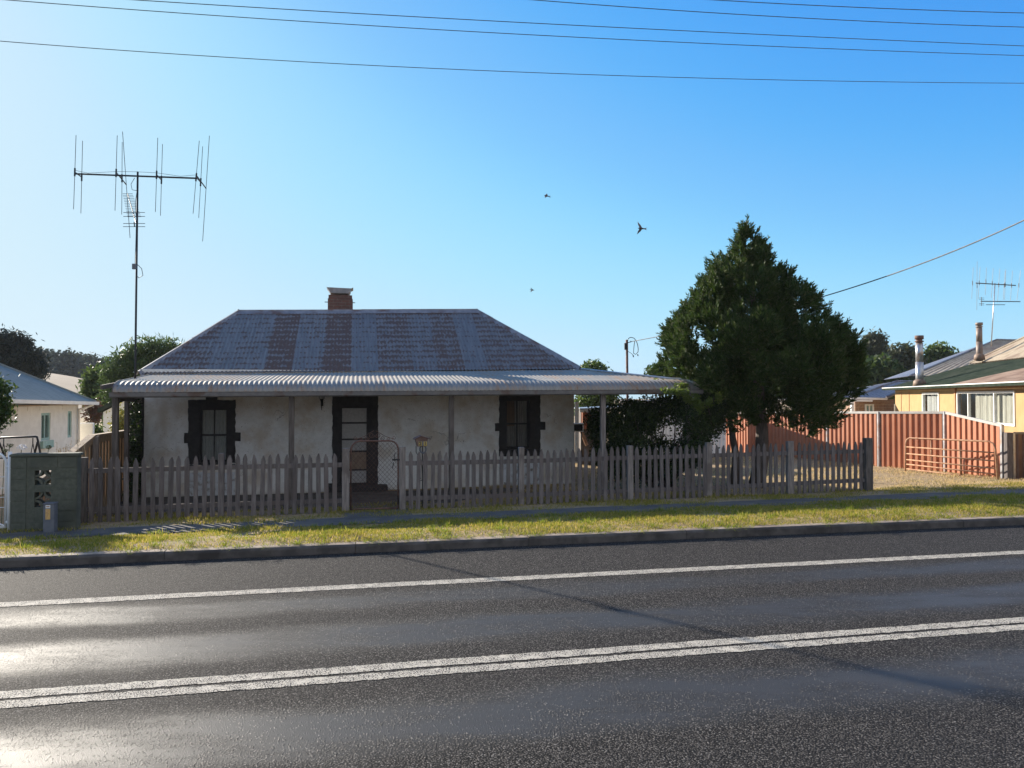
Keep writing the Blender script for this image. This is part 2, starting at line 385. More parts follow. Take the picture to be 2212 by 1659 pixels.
M['pine'] = leafmat('pine_needles', (.010, .018, .010), (.020, .032, .015), .12, .6)
M['gum'] = leafmat('gum_leaves', (.08, .10, .05), (.13, .14, .075), .32, .5, (.15, .15, .09))
M['gumfar'] = leafmat('far_gum_leaves', (.045, .065, .045), (.08, .10, .068), .25, .6)
M['broad'] = leafmat('broad_leaves', (.065, .115, .022), (.12, .18, .04), .45, .5, (.17, .23, .06))
M['deep'] = leafmat('deep_green_leaves', (.035, .075, .014), (.08, .13, .028), .35, .5, (.14, .19, .05))
M['willow'] = leafmat('willow_leaves', (.07, .12, .03), (.11, .16, .05), .4, .5)
M['creeper'] = leafmat('sunlit_creeper_leaves', (.13, .20, .03), (.20, .27, .05), .5, .5, (.26, .30, .08))
M['vine'] = leafmat('vine_leaves', (.022, .045, .012), (.05, .085, .02), .3, .45, (.10, .15, .03))
M['yellowshrub'] = leafmat('yellow_shrub_leaves', (.26, .26, .04), (.34, .30, .06), .4, .5)
M['redshrub'] = leafmat('reddish_shrub_leaves', (.17, .06, .05), (.12, .09, .04), .3, .5)
M['grass'] = leafmat('verge_grass', (.20, .24, .024), (.60, .49, .085), .5, .6, (.66, .48, .20), .1)
M['drygrass'] = leafmat('dry_straw_grass', (.72, .53, .25), (.90, .70, .38), .45, .7, (.22, .22, .06), .1)
M['bird'] = pm('dark_feathers', (.035, .03, .03), (.06, .05, .048), 20, .7, bmp=0)
M['birdwing'] = pm('brown_wing_feathers', (.12, .085, .08), (.18, .13, .12), 20, .7, bmp=0)
M['flower'] = pm('white_petals', (.70, .70, .74), (.8, .8, .8), 20, .7, bmp=0)
M['stalk'] = pm('green_stalk', (.06, .09, .03), (.10, .12, .05), 12, .7, bmp=0)
M['straw'] = pm('straw_stalk', (.42, .32, .19), (.52, .41, .26), 12, .8, bmp=0)

# ------------------------------------------------------------------ fast leaf meshes
def quads(name, P, A, B, mat, parent=None):
    """P centre (N,3); A, B half-vectors: diamond leaf = P-A, P+B, P+A, P-B"""
    n = len(P); o0 = np.array(LOC[parent]) if parent is not None else np.zeros(3)
    V = np.empty((n, 4, 3), np.float32)
    V[:, 0] = P - A; V[:, 1] = P + B; V[:, 2] = P + A; V[:, 3] = P - B
    V -= o0
    me = bpy.data.meshes.new(name)
    me.vertices.add(n * 4); me.vertices.foreach_set('co', V.ravel())
    me.loops.add(n * 4); me.loops.foreach_set('vertex_index', np.arange(n * 4, dtype=np.int32))
    me.polygons.add(n); me.polygons.foreach_set('loop_start', np.arange(0, n * 4, 4, dtype=np.int32))
    me.polygons.foreach_set('loop_total', np.full(n, 4, np.int32))
    me.update(calc_edges=True)
    return link_mesh(name, me, mat, parent)
def unit(a): return a / np.maximum(np.linalg.norm(a, axis=-1, keepdims=True), 1e-9)
def rdir(n): return unit(rng.normal(size=(n, 3)))
def leaves(P, size, aspect=.45, droop=0.0):
    n = len(P); d = rdir(n); d[:, 2] -= droop; d = unit(d)
    q = unit(np.cross(d, rdir(n)))
    sz = size * rng.uniform(.6, 1.3, (n, 1))
    return d * sz, q * sz * aspect
def blob_points(blobs, n, shell=.55):
    """points near the shells of ellipsoid lumps; blobs = (centre, radii)"""
    vol = np.array([r[0] * r[1] + r[1] * r[2] + r[0] * r[2] for c, r in blobs]); k = rng.choice(len(blobs), n, p=vol / vol.sum())
    C = np.array([c for c, r in blobs])[k]; Rr = np.array([r for c, r in blobs])[k]
    rad = (shell + (1 - shell) * rng.random((n, 1)) ** .7) * rng.normal(1, .07, (n, 1))
    return C + rdir(n) * Rr * rad
def clumps(P, k, spread):
    """each point becomes a little clump of k leaves"""
    return np.repeat(P, k, 0) + rng.normal(0, spread, (len(P) * k, 3))
def lumps(c, r, n, size=(.35, .6), flat=1.0):
    """n lumps spread over an ellipsoid"""
    out = []
    for i in range(n):
        d = rdir(1)[0] * (rng.random() ** .4) * .75
        q = rng.uniform(*size)
        out.append((np.array(c) + d * np.array(r), np.array((r[0] * q, r[1] * q, r[2] * q * flat))))
    return out

def tree(name, label, cat, base, blobs, n, size, mat, group=None, trunk_r=.15, aspect=.45, clump=6, droop=0.0, core=None):
    base = Vector(base); root = thing(name, label, cat, base, group)
    cs = [Vector(c) for c, r in blobs]
    mid = sum(cs, Vector()) / len(cs)
    t = MB(); top = Vector((mid.x, mid.y, mid.z))
    t.tube([base - Vector((0, 0, .1)), base.lerp(top, .45) + Vector((trunk_r * .6, 0, 0)), top], [trunk_r, trunk_r * .75, trunk_r * .35], 8)
    for c in cs[:14]:
        a = base.lerp(top, random.uniform(.45, .9)); m_ = a.lerp(c, .5) + Vector((0, 0, .1 * (c - a).length))
        t.tube([a, m_, c], [trunk_r * .4, trunk_r * .26, trunk_r * .1], 5)
    t.build('trunk', M['bark'], root, True)
    P = clumps(blob_points(blobs, n // clump), clump, size * 1.3)
    A, B = leaves(P, size, aspect, droop)
    quads('crown', P, A, B, mat, root)
    return root

# ------------------------------------------------------------------ setting
def sheet(name, mat, sl, wl, zf, kind='structure'):
    m = MB(); vs = [H(s, w, zf(s, w)) for w in wl for s in sl]; n = len(sl)
    fs = [(j * n + i, j * n + i + 1, (j + 1) * n + i + 1, (j + 1) * n + i) for j in range(len(wl) - 1) for i in range(n - 1)]
    m.add(vs, fs); o = m.build(name, mat); tag(o, kind=kind); return o
sl = [-700, -200, -60] + list(np.arange(-20, 24.1, 2.0)) + [60, 200, 700]
wl = [-500, -40, -5, .3, .4, 10.30, 10.36, 10.8, 11.2, 12, 12.5, 13, 13.6, 14.2, 14.7, 15.5, 16.3, 17.6, 19, 24, 32, 45, 60, 100, 300, 900]
sheet('ground', M['ground'], sl, wl, zg)
sheet('road', M['asphalt'], [-300, -60, -15, 15, 60, 300], [.4, 3, 6, 8, 10.26], lambda s, w: 0.0)
for nm, w0, w1 in (('edge_line_marking', 8.33, 8.52), ('centre_line_marking', 5.81, 5.95), ('centre_line_marking', 5.63, 5.76)):
    sheet(nm, M['paint'], [-120, -30], [w0, w1], lambda s, w: .004); sheet(nm, M['paint'], [30, 120], [w0, w1], lambda s, w: .004)
    m_ = MB(); ss = np.arange(-30, 30.01, .035); e0 = rng.normal(0, .005, len(ss)) + .003 * np.sin(ss * 3.1); e1 = rng.normal(0, .005, len(ss)) + .003 * np.sin(ss * 2.3)
    m_.add([H(a, w0 + b, .004) for a, b in zip(ss, e0)] + [H(a, w1 + b, .004) for a, b in zip(ss, e1)], [(i, i + 1, i + 1 + len(ss), i + len(ss)) for i in range(len(ss) - 1)])
    tag(m_.build(nm, M['paint']), kind='structure')
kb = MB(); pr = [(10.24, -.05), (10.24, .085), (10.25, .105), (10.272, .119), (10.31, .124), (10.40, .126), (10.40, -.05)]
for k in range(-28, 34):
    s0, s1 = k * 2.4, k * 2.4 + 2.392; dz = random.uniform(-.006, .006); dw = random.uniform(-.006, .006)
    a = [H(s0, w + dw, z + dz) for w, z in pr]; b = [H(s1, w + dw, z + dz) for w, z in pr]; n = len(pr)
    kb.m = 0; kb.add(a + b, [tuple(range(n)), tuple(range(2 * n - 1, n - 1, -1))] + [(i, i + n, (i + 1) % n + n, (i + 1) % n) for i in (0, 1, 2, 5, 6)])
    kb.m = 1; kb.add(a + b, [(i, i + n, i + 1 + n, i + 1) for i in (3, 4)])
M['kerbtop'] = pm('dusty_sunlit_kerb_top', (.24, .18, .13), (.34, .265, .20), 6, .9, bmp=.5, bdist=.008, c3=(.16, .12, .09), s3=1.6)  # dusty tan, with the sun on the kerb top put into its colour
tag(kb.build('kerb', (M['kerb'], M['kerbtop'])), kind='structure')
sheet('footpath', M['path'], [-60, -20] + list(np.arange(-14, 20.1, 2.0)) + [60], [12.62, 13.1, 13.55], lambda s, w: zg(s, w) + .012)
ga, gb = S(757, 14.4), S(868, 14.4)
sheet('gate_path', M['path'], [ga - .1, (ga + gb) / 2, gb + .15], [13.56, 14.2, 14.7, 15.5, 16.3, 16.6], lambda s, w: zg(s, w) + .012)

def grass_patch(name, n, s0, s1, w0, w1, mat, hgt, dens=None, wid=.004):
    s = rng.uniform(s0, s1, n * 3); w = rng.uniform(w0, w1, n * 3)
    # clumpy: keep where a cheap sum-of-sines field is high
    f = np.sin(s * 1.7 + 2 * np.sin(w * 1.3)) + np.sin(s * 4.1 - w * 3.3) * .7 + np.sin(w * 7.9 + s * 2.2) * .5 + rng.normal(0, .75, n * 3)
    edge = np.minimum((w - w0), (w1 - w)) / .25 + rng.normal(0, .35, n * 3)
    if dens is not None: f = f + dens(s, w)
    keep = (f > -.35) & (edge > .15); s, w = s[keep][:n], w[keep][:n]; n = len(s)
    X = s * ct - w * st; Yy = s * st + w * ct
    Z = np.interp(w, [p[0] for p in PROF], [p[1] for p in PROF]) + .01 * np.clip(s, -14, 20) * np.clip((w - 10.4) / 2, 0, 1) * np.clip((60 - w) / 30, 0, 1)
    P = np.stack([X, Yy, Z], 1); h = hgt * rng.uniform(.4, 1.25, (n, 1)) * (1 + .35 * np.sin(s * 2.3 + w * 1.9))[:, None]
    lean = rng.normal(0, .55, (n, 3)); lean[:, 2] = 1; lean = unit(lean)
    q = unit(np.stack([rng.normal(size=n), rng.normal(size=n), np.zeros(n)], 1)) * wid * rng.uniform(.7, 1.6, (n, 1))
    A = lean * h / 2
    o = quads(name, P + A * .95, A, q, mat)
    tag(o, kind='stuff'); return o
g1 = grass_patch('verge_grass', 120000, -12, 18, 10.27, 12.95, M['grass'], .05, lambda s, w: np.clip((s + 3) * .2, -.7, 1.3) - np.clip((w - 12.5) * 3.2, 0, 2.5))
tag(g1, 'yellow green grass strip growing between the kerb and the footpath', 'grass')
g2 = grass_patch('fence_foot_grass', 30000, -6, 16, 13.2, 15.2, M['grass'], .06, lambda s, w: -np.clip((13.7 - w) * 4, 0, 2.5))
tag(g2, 'shaded grass growing along the foot of the picket fence', 'grass')
def tufts(name, n, s0, s1, w0, w1, mat, label, per=26, h=.09):
    s = rng.uniform(s0, s1, n); w = rng.uniform(w0, w1, n); P_ = []; A_ = []; Q_ = []
    for a, b in zip(s, w):
        k = int(per * rng.uniform(.4, 1.5)); r_ = rng.uniform(.02, .07); hh = h * rng.uniform(.5, 1.3)
        z0 = zg(a, b) if b > 10.42 else .122
        base = np.array(H(a, b, z0))[None] + np.concatenate([rng.normal(0, r_, (k, 2)), np.zeros((k, 1))], 1)
        ln = rng.normal(0, .6, (k, 3)); ln[:, 2] = rng.uniform(.5, 1.2, k) if b > 10.42 else rng.uniform(-.2, 1, k)
        if b < 10.42: ln[:, :2] += np.array(H(0, -.7))[None, :2]
        ln = unit(ln); hk = hh * rng.uniform(.5, 1.2, (k, 1)); A = ln * hk / 2
        P_.append(base + A * .95); A_.append(A); Q_.append(unit(np.stack([rng.normal(size=k), rng.normal(size=k), np.zeros(k)], 1)) * .0045)
    o = quads(name, np.concatenate(P_), np.concatenate(A_), np.concatenate(Q_), mat); tag(o, label, 'grass', None, 'stuff'); return o
M['greengrass'] = leafmat('green_grass', (.16, .23, .022), (.36, .40, .05), .5, .6, (.52, .44, .11), .1)
tufts('verge_tufts', 900, -10, 16, 10.45, 12.7, M['greengrass'], 'greener taller grass tufts scattered over the lit verge strip')
tufts('kerb_weeds', 150, -8, 13, 10.27, 10.40, M['greengrass'], 'green grass tufts spilling over the kerb edge', h=.10)
g3 = grass_patch('yard_grass', 60000, 3, 20, 14.6, 27, M['drygrass'], .06, wid=.006)
tag(g3, 'dry straw coloured grass across the yard beside the orange fence', 'grass')
g4 = grass_patch('front_yard_grass', 9000, -5.5, 8, 14.9, 16.6, M['grass'], .07)
tag(g4, 'sparse grass growing behind the picket fence before the cottage', 'grass')

# hills
def heightmesh(name, mat, xs, ys, zf):
    m = MB(); n = len(xs)
    m.add([(x, y, zf(x, y)) for y in ys for x in xs], [(j * n + i, j * n + i + 1, (j + 1) * n + i + 1, (j + 1) * n + i) for j in range(len(ys) - 1) for i in range(n - 1)])
    o = m.build(name, mat, None, True); tag(o, kind='structure'); return o
def hill_z(x, y):
    px = CX + F * x / y
    crest = np.interp(px, [-900, -300, 0, 90, 130, 165, 190, 260, 420, 520], [76, 74, 62, 54, 51, 45, 38, 28, 8, -2])
    a = np.clip((y - 75) / 85, 0, 1); a = a * a * (3 - 2 * a)
    b = np.clip((330 - y) / 120, 0, 1)
    return -.6 + (crest * 160 / F + 2.1 + .6) * a * b + .25 * math.sin(x * .09) * a * b
heightmesh('hill', M['hill'], list(np.arange(-260, -30, 5.0)), list(np.arange(70, 340, 6.0)), hill_z)
heightmesh('far_hill', M['farhill'], list(np.arange(200, 1100, 40.0)), list(np.arange(600, 1100, 60.0)),
           lambda x, y: -5 + 66 * math.exp(-((x - 560) / 190) ** 2) * math.exp(-((y - 850) / 170) ** 2) + 3 * math.sin(x * .02))

# ------------------------------------------------------------------ corrugated sheet builder
def corr(name, mat, parent, al, rows, pt, pitch=.095, amp=.011, rust=None, uvs=None):
    """al: list of positions along; rows: int; pt(a, t)->Vector (t 0..1); UV = (a, slope length)"""
    o0 = LOC[parent]; vs = []; uvl = []; rl = []; fs = []; n = rows + 1
    for a in al:
        c = amp * math.cos(2 * math.pi * a / pitch); prev = None; dist = 0
        for j in range(n):
            p = pt(a, j / rows)
            if prev is not None: dist += (p - prev).length
            prev = p
            vs.append(tuple(p + Vector((0, 0, c)) - o0)); uvl.append((a, dist)); rl.append(rust(a) if rust else .0)
    for i in range(len(al) - 1):
        for j in range(rows): fs.append((i * n + j, (i + 1) * n + j, (i + 1) * n + j + 1, i * n + j + 1))
    me = bpy.data.meshes.new(name); me.from_pydata(vs, [], fs); me.update()
    uv = me.uv_layers.new(name='UVMap')
    for lp in me.loops: uv.data[lp.index].uv = uvl[lp.vertex_index]
    at = me.attributes.new('rust', 'FLOAT', 'POINT'); at.data.foreach_set('value', rl)
    return link_mesh(name, me, mat, parent, True)

# ------------------------------------------------------------------ the cottage
WW, WP, WG = 19.25, 16.40, 16.25      # wall, posts, gutter planes
sA, sB = S(302, WW), S(1240, WW)      # wall ends
cot = thing('cottage', 'old white rendered cottage with rusty hipped iron roof and bullnose verandah', 'house', H(sA, WW, zg(sA, WW)))
FLOOR = -.20
wt = MB()
def zfloor(s): return zg(s, WW) + .07
# openings (px0, px1, ytop, ybottom)
OPS = {'wl': (430, 493, 881, 999), 'dr': (733, 798, 876, 1048), 'wr': (1092, 1145, 862, 969)}
ops = {}
for k, (a, b_, y0, y1) in OPS.items():
    ops[k] = (S(a, WW), S(b_, WW), ZW((a + b_) / 2, y0, WW), ZW((a + b_) / 2, y1, WW))
ztop = 2.78
xs = [sA]
for k in ('wl', 'dr', 'wr'):
    a, b_, zt_, zb_ = ops[k]
    wt.fb(xs[-1], a, WW, WW + .38, -.5, ztop)
    wt.fb(a, b_, WW, WW + .38, zt_, ztop); wt.fb(a, b_, WW, WW + .38, -.5, zb_)
    xs.append(b_)
wt.fb(xs[-1], sB, WW, WW + .38, -.5, ztop)
wt.build('front_wall', M['wall'], cot)
DEPTH = 6.1
wt = MB()
wt.fb(sA, sA + .35, WW + .385, WW + DEPTH - .005, -.5, ztop); wt.build('end_wall', M['wall'], cot)
wt = MB(); wt.fb(sB - .35, sB, WW + .385, WW + DEPTH - .005, -.5, ztop)
wt.build('end_wall', M['wall'], cot)
wt = MB(); wt.fb(sA, sB, WW + DEPTH, WW + DEPTH + .3, -.5, ztop); wt.build('rear_wall', M['wall'], cot)
wt = MB(); wt.fb(sA + .36, sB - .36, WW + .385, WW + DEPTH - .005, ztop - .12, ztop - .02); wt.build('ceiling_boards', M['wooddark'], cot)

def ragged(poly, amp=.012, step=.09):
    out = []
    for i in range(len(poly)):
        a, b_ = poly[i], poly[(i + 1) % len(poly)]
        d = math.dist(a, b_); k = max(1, int(d / step))
        for j in range(k):
            t = j / k; out.append((a[0] + (b_[0] - a[0]) * t + random.uniform(-amp, amp), a[1] + (b_[1] - a[1]) * t + random.uniform(-amp, amp)))
    return out
def surround(key, px0, px1, ytop, ybot, ears):
    """dark painted frame on the wall, built as left, right, head pieces 15 mm proud"""
    a, b_, zt_, zb_ = ops[key]; s0, s1 = S(px0, WW), S(px1, WW); pm_ = (px0 + px1) / 2
    zT, zB = ZW(pm_, ytop, WW), ZW(pm_, ybot, WW)
    m = MB(); w0, w1 = WW - .016, WW + .05
    m.prism(ragged([(s0, zB), (a + .022, zB), (a + .022, zt_ - .001), (s0, zt_ - .001)]), w0, w1)
    m.prism(ragged([(b_ - .022, zB), (s1, zB), (s1, zt_ - .001), (b_ - .022, zt_ - .001)]), w0, w1)
    m.prism(ragged([(s0, zt_ - .022), (s1, zt_ - .022), (s1, zT), (s0, zT)], .01), w0 - .003, w1)
    for (x0, x1, y0, y1) in ears:
        e0, e1 = S(x0, WW), S(x1, WW); m.prism(ragged([(e0, ZW(x0, y1, WW)), (e1, ZW(x0, y1, WW)), (e1, ZW(x0, y0, WW)), (e0, ZW(x0, y0, WW))], .008), w0 - .006, w1)
    if key != 'dr': m.prism(ragged([(s0, zB - .12), (s1, zB - .12), (s1, zb_ - .04), (s0, zb_ - .04)]), w0 - .02, w1)
    return m.build('dark_surround', M['dark'], cot)
surround('wl', 407, 509, 864, 1001, [(399, 410, 935, 957), (506, 521, 934, 953), (445, 470, 856, 866)])
surround('wr', 1078, 1167, 850, 975, [(1069, 1081, 914, 931), (1164, 1178, 911, 928)])
surround('dr', 718, 817, 852, 1052, [(812, 832, 1046, 1054), (707, 722, 1044, 1054)])

def window(key, cols, rows, cmat, orange=False):
    a, b_, zt_, zb_ = ops[key]; m = MB(); w0, w1 = WW + .09, WW + .15; t = .055
    m.fb(a, a + t, w0, w1, zb_, zt_); m.fb(b_ - t, b_, w0, w1, zb_, zt_)
    m.fb(a + t, b_ - t, w0, w1, zt_ - t, zt_); m.fb(a + t, b_ - t, w0, w1, zb_, zb_ + t)
    m.fb((a + b_) / 2 - .015, (a + b_) / 2 + .015, w0 + .015, w1 - .01, zb_ + t, zt_ - t)
    zm = (zt_ + zb_) / 2
    m.fb(a + t, (a + b_) / 2 - .016, w0 + .008, w1 - .005, zm - .022, zm + .022); m.fb((a + b_) / 2 + .016, b_ - t, w0 + .008, w1 - .005, zm - .022, zm + .022)
    win = m.build('window', M['dark'], cot)
    rv = MB(); e = .012
    rv.fb(a + .001, a + e, WW - .010, WW + .16, zb_ + .001, zt_ - .001); rv.fb(b_ - e, b_ - .001, WW - .010, WW + .16, zb_ + .001, zt_ - .001); rv.fb(a + e, b_ - e, WW - .010, WW + .16, zt_ - e, zt_ - .001); rv.fb(a + e, b_ - e, WW - .010, WW + .16, zb_ + .001, zb_ + e)
    rv.build('reveal', M['dark'], win)
    g = MB(); g.fb(a + t * .6, b_ - t * .6, WW + .118, WW + .122, zb_ + t * .6, zt_ - t * .6); g.build('pane', M['glass'], win)
    def drape(name, x0, x1, z0, z1, mt, wd):
        k = 60; vs = []; fs = []
        for i in range(k + 1):
            s = x0 + (x1 - x0) * i / k; w = wd + .014 * math.sin(i * 1.05) + .006 * math.sin(i * 2.7)
            vs += [H(s, w, z0), H(s, w, z1)]
        for i in range(k): fs.append((2 * i, 2 * i + 2, 2 * i + 3, 2 * i + 1))
        q = MB(); q.add(vs, fs); q.build(name, mt, win, True)
    drape('curtain', a + .02, b_ - .02, zb_ + .01, zt_ - .01, cmat, WW + .24)
    if orange: drape('pane_reflection', a + .04, a + (b_ - a) * .42, zb_ + (zt_ - zb_) * .45, zt_ - .03, M['orangereflection'], WW + .19)  # orange-brown drape painted in place of the orange reflection in the pane
    sl_ = MB(); sl_.fb(a - .05, b_ + .05, WW - .035, WW + .088, zb_ - .05, zb_ - .001); sl_.build('sill', M['dark'], win, bevel=.006)
    return win
wl_ = window('wl', 2, 2, M['curtain'])
M['dimcurtain'] = pm('dim_curtain', (.33, .29, .26), (.24, .21, .19), 14, .9, bmp=.2, stretch=(2, 2, .3))
wr_ = window('wr', 2, 2, M['dimcurtain'], True)
# little candle-shaped lace panels low in the left window
# door
a, b_, zt_, zb_ = ops['dr']
m = MB(); w0, w1 = WW - .004, WW + .07; t = .07
m.fb(a, a + t, w0, w1, zb_, zt_); m.fb(b_ - t, b_, w0, w1, zb_, zt_); m.fb(a + t, b_ - t, w0, w1, zt_ - t, zt_); m.fb(a + t, b_ - t, w0, w1, zb_, zb_ + .06)
ys = [913.5, 949, 975, 1015]
for y in ys:
    z = ZW(766, y, WW); m.fb(a + t, b_ - t, w0 + .01, w1 - .01, z - .022, z + .022)
door = m.build('door', M['dark'], cot, bevel=.004)
zs = [zt_ - t] + [ZW(766, y, WW) for y in ys] + [zb_ + .06]
for i in range(5):
    q = MB(); q.fb(a + t, b_ - t, WW + .03, WW + .04, zs[i + 1] + (.022 if i < 4 else 0), zs[i] - (.022 if i else 0))
    q.build('door_panel', (M['screen'], M['screen'], M['screen'], M['hardboard'], M['screen'])[i], door)
q = MB(); c = H(a + t - .02, WW + .03, (zt_ + zb_) / 2 - .1); q.tube([c + Vector((0, .03, 0)), c, c + Vector((.09, .02, 0))], .012, 6); q.build('handle', M['galv'], door, True)
q = MB(); q.fb(a - .25, b_ + .45, WW - .55, WW - .002, zg(a, WW) - .05, zb_ + .012); q.build('doorstep', M['dark'], cot, bevel=.015)
# painted patches under the windows
M['patch'] = pm('flaking_white_patch', (.66, .69, .72), (.58, .60, .62), 6, .85, bmp=.4, bdist=.01, c3=(.20, .17, .15), s3=9)
for k, (x0, x1, y0, y1) in {'wl': (409, 509, 1020, 1074), 'wr': (1080, 1166, 992, 1048)}.items():
    q = MB(); q.prism(ragged([(S(x0, WW), ZW(x0, y1, WW)), (S(x1, WW), ZW(x1, y1, WW)), (S(x1, WW), ZW(x1, y0, WW)), (S(x0, WW), ZW(x0, y0, WW))], .02), WW - .008, WW + .03)
    q.build('render_patch', M['patch'], cot)
q = MB(); q.prism([(sA - .012, -.3), (sA + .10, -.3), (sA + .10, 2.6), (sA - .012, 2.6)], WW - .014, WW + .36); q.build('corner_quoin', M['dark'], cot)

# verandah floor and posts
q = MB(); q.fb(sA - .05, sB + 1.9, WP - .1, WW - .56, -.45, -.23); q.build('verandah_floor', M['kerb'], cot, bevel=.02)
PADS = [250, 630, 975, 1302, 1488]
for px in PADS:
    s = S(px, WP); q = MB(); zb = -.26; q.fb(s - .055, s + .055, WP - .055, WP + .055, zb, 2.28)
    po = q.build('verandah_post', M['wooddark'] if px in (250, 630, 975) else M['woodpost'], cot, bevel=.008)
# beam on posts
q = MB(); q.bar(H(S(244, WP), WP, 2.27), H(S(1496, WP), WP, 2.33), .07, .13); q.build('verandah_beam', M['wooddark'], cot)
sl0 = S(250, WP)
q = MB(); q.bar(H(sl0 + .02, WP + .06, 2.10), H(sA + .03, WW - .02, 2.02), .06, .12); q.build('end_beam', M['wooddark'], cot)
def lerp(a, b, t): return a + (b - a) * t
mid_s, mid_w = lerp(sl0, sA, .42), lerp(WP, WW, .42)
q = MB(); q.fb(mid_s - .04, mid_s + .04, mid_w - .04, mid_w + .04, -.3, 2.03); q.build('verandah_post', M['wooddark'], cot)
for f in (.25, .5, .75, 1.0):
    pass
# rafters under the verandah
q = MB()
for i in range(18):
    s = lerp(sA, sB + .6, i / 17); q.bar(H(s, WG + .25, 2.3 + .07 * i / 17), H(s, WW - .02, 2.52 + .16 * i / 17), .045, .09)
q.build('rafters', M['wooddark'], cot)

# main roof
WE = WW - .06
eL, eR = PW(298, 807, WE), PW(1254, 796, WE)
sEL, sER = SWc(eL)[0], SWc(eR)[0]; zEL, zER = eL.z, eR.z
WR = WW + 3.1
rL, rR = PW(515, 673, WR), PW(1030, 671, WR)
sRL, sRR = SWc(rL)[0], SWc(rR)[0]
def ez(s): return lerp(zEL, zER, (s - sEL) / (sER - sEL))
def rz_(s): return lerp(rL.z, rR.z, (s - sRL) / (sRR - sRL))
RUST = []
for x0, x1, r_ in ((300, 470, .55), (470, 515, .3), (515, 572, .34), (572, 585, .3), (585, 640, .8), (640, 692, .30), (692, 703, .4), (703, 760, .85), (760, 815, .26), (815, 885, .62), (885, 935, .42), (935, 990, .68), (990, 1035, .22), (1035, 1260, .55)):
    yv = 735; p0, p1 = PW(x0, yv, WW + 1.5), PW(x1, yv, WW + 1.5); RUST.append((SWc(p0)[0], SWc(p1)[0], r_))
def rust_front(s):
    for a0, a1, r_ in RUST:
        if a0 <= s < a1: return r_
    return .5
def front_pt(s, t):
    lim = min(1.0, (s - sEL) / (sRL - sEL), (sER - s) / (sER - sRR)); k = t * max(lim, 0.0)
    return H(s, lerp(WE, WR, k), lerp(ez(s), rz_(max(sRL, min(sRR, s))), k))
al = list(np.linspace(sEL, sER, int((sER - sEL) / .095 * 6)))
roof = corr('roof', M['roof'], cot, al, 10, front_pt, rust=rust_front)
WB = 2 * WR - WE
def back_pt(s, t):
    p = front_pt(s, t); s_, w_ = SWc(p); return H(s_, 2 * WR - w_, p.z)
corr('rear_roof', M['roof'], cot, al[::3], 6, back_pt, rust=rust_front)
def end_pt(side):
    sE, sR_, zE, zR = (sEL, sRL, zEL, rL.z) if side < 0 else (sER, sRR, zER, rR.z)
    def f(w, t):
        lim = 1 - abs(w - WR) / (WR - WE); k = t * max(lim, 0); return H(lerp(sE, sR_, k), w, lerp(zE, zR, k))
    return f
alw = list(np.linspace(WE, WB, int((WB - WE) / .095 * 6)))
corr('end_roof', M['roof'], cot, alw, 8, end_pt(-1), rust=lambda w: .45)
corr('end_roof', M['roof'], cot, alw, 8, end_pt(1), rust=lambda w: .45)
def capstrip(name, p, q, r=.055, parent=None, flat=.16):
    m_ = MB(); p, q = Vector(p), Vector(q); d = (q - p).normalized(); x = d.cross(Vector((0, 0, 1))).normalized() * flat; up = Vector((0, 0, 1))
    k = 6
    for i in range(k):
        a0, a1 = p.lerp(q, i / k), p.lerp(q, (i + 1) / k + .004); j = random.uniform(-.004, .006); sl = -.085
        pr = [(-1, sl), (-.3, .015), (-.18, .05), (.18, .05), (.3, .015), (1, sl)]
        top = [(a0 + x * u_ + up * (v_ + j)) for u_, v_ in pr] + [(a1 + x * u_ + up * (v_ + j)) for u_, v_ in pr]
        m_.add(top, [(e, e + 1, e + 7, e + 6) for e in range(5)])
        m_.add([t_ - up * .006 for t_ in top], [(e, e + 6, e + 7, e + 1) for e in range(5)])
    return m_.build(name, M['cap'], parent)
capstrip('ridge_cap', H(sRL, WR, rL.z), H(sRR, WR, rR.z), parent=cot)
for (s0, z0, s1, z1) in ((sEL, zEL, sRL, rL.z), (sER, zER, sRR, rR.z)):
    capstrip('hip_cap', H(s0, WE, z0 + .01), H(s1, WR, z1), parent=cot, flat=.13)
    capstrip('hip_cap', H(s0, WB, z0), H(s1, WR, z1), parent=cot, flat=.13)
# chimney
cw = WR + .42; c0, c1 = S(708, cw, 650), S(762, cw, 650); cz = ZW(735, 637, cw)
q = MB(); q.fb(c0, c1, cw, cw + .6, 3.4, cz - .11); q.fb(c0 + .02, c1 - .02, cw + .02, cw + .58, cz - .108, cz)
ch = q.build('chimney', M['brick'], cot, bevel=.006)
q = MB(); zc0, zc1 = ZW(735, 633.5, cw), ZW(735, 621, cw)
b0, b1, t0_, t1_ = S(714, cw, 630), S(753, cw, 630), S(705.5, cw, 622), S(763, cw, 622)
prof = [(t0_, zc1 + .0), (t0_ + .03, zc1 - .03), (b0 - .03, zc0 + .05), (b0, zc0), (b1, zc0), (b1 + .05, zc0 + .06), (t1_ - .07, zc1 - .035), (t1_, zc1)]
n = len(prof); vs = [H(s, cw - .02, z) for s, z in prof] + [H(s, cw + .62, z) for s, z in prof]; q.add(vs, [(i, i + 1, i + 1 + n, i + n) for i in range(n - 1)])
q.add([v + Vector((0, 0, .008)) for v in vs], [(i + n, i + 1 + n, i + 1, i) for i in range(n - 1)])
q.slab([H(t0_ + .01, cw - .018, zc1 - .004), H(b0, cw - .018, zc0), H(b1, cw - .018, zc0), H(t1_ - .04, cw - .018, zc1 - .02)], H(0, .008, 0) - H(0, 0, 0))
q.build('chimney_cowl', M['cap'], ch)
for s in (b0 + .01, b1 - .01):
    for w in (cw + .06, cw + .54): q = MB(); q.tube([H(s, w, cz - .02), H(s, w, zc0 + .01)], .008, 6); q.build('cowl_rod', M['black'], ch)
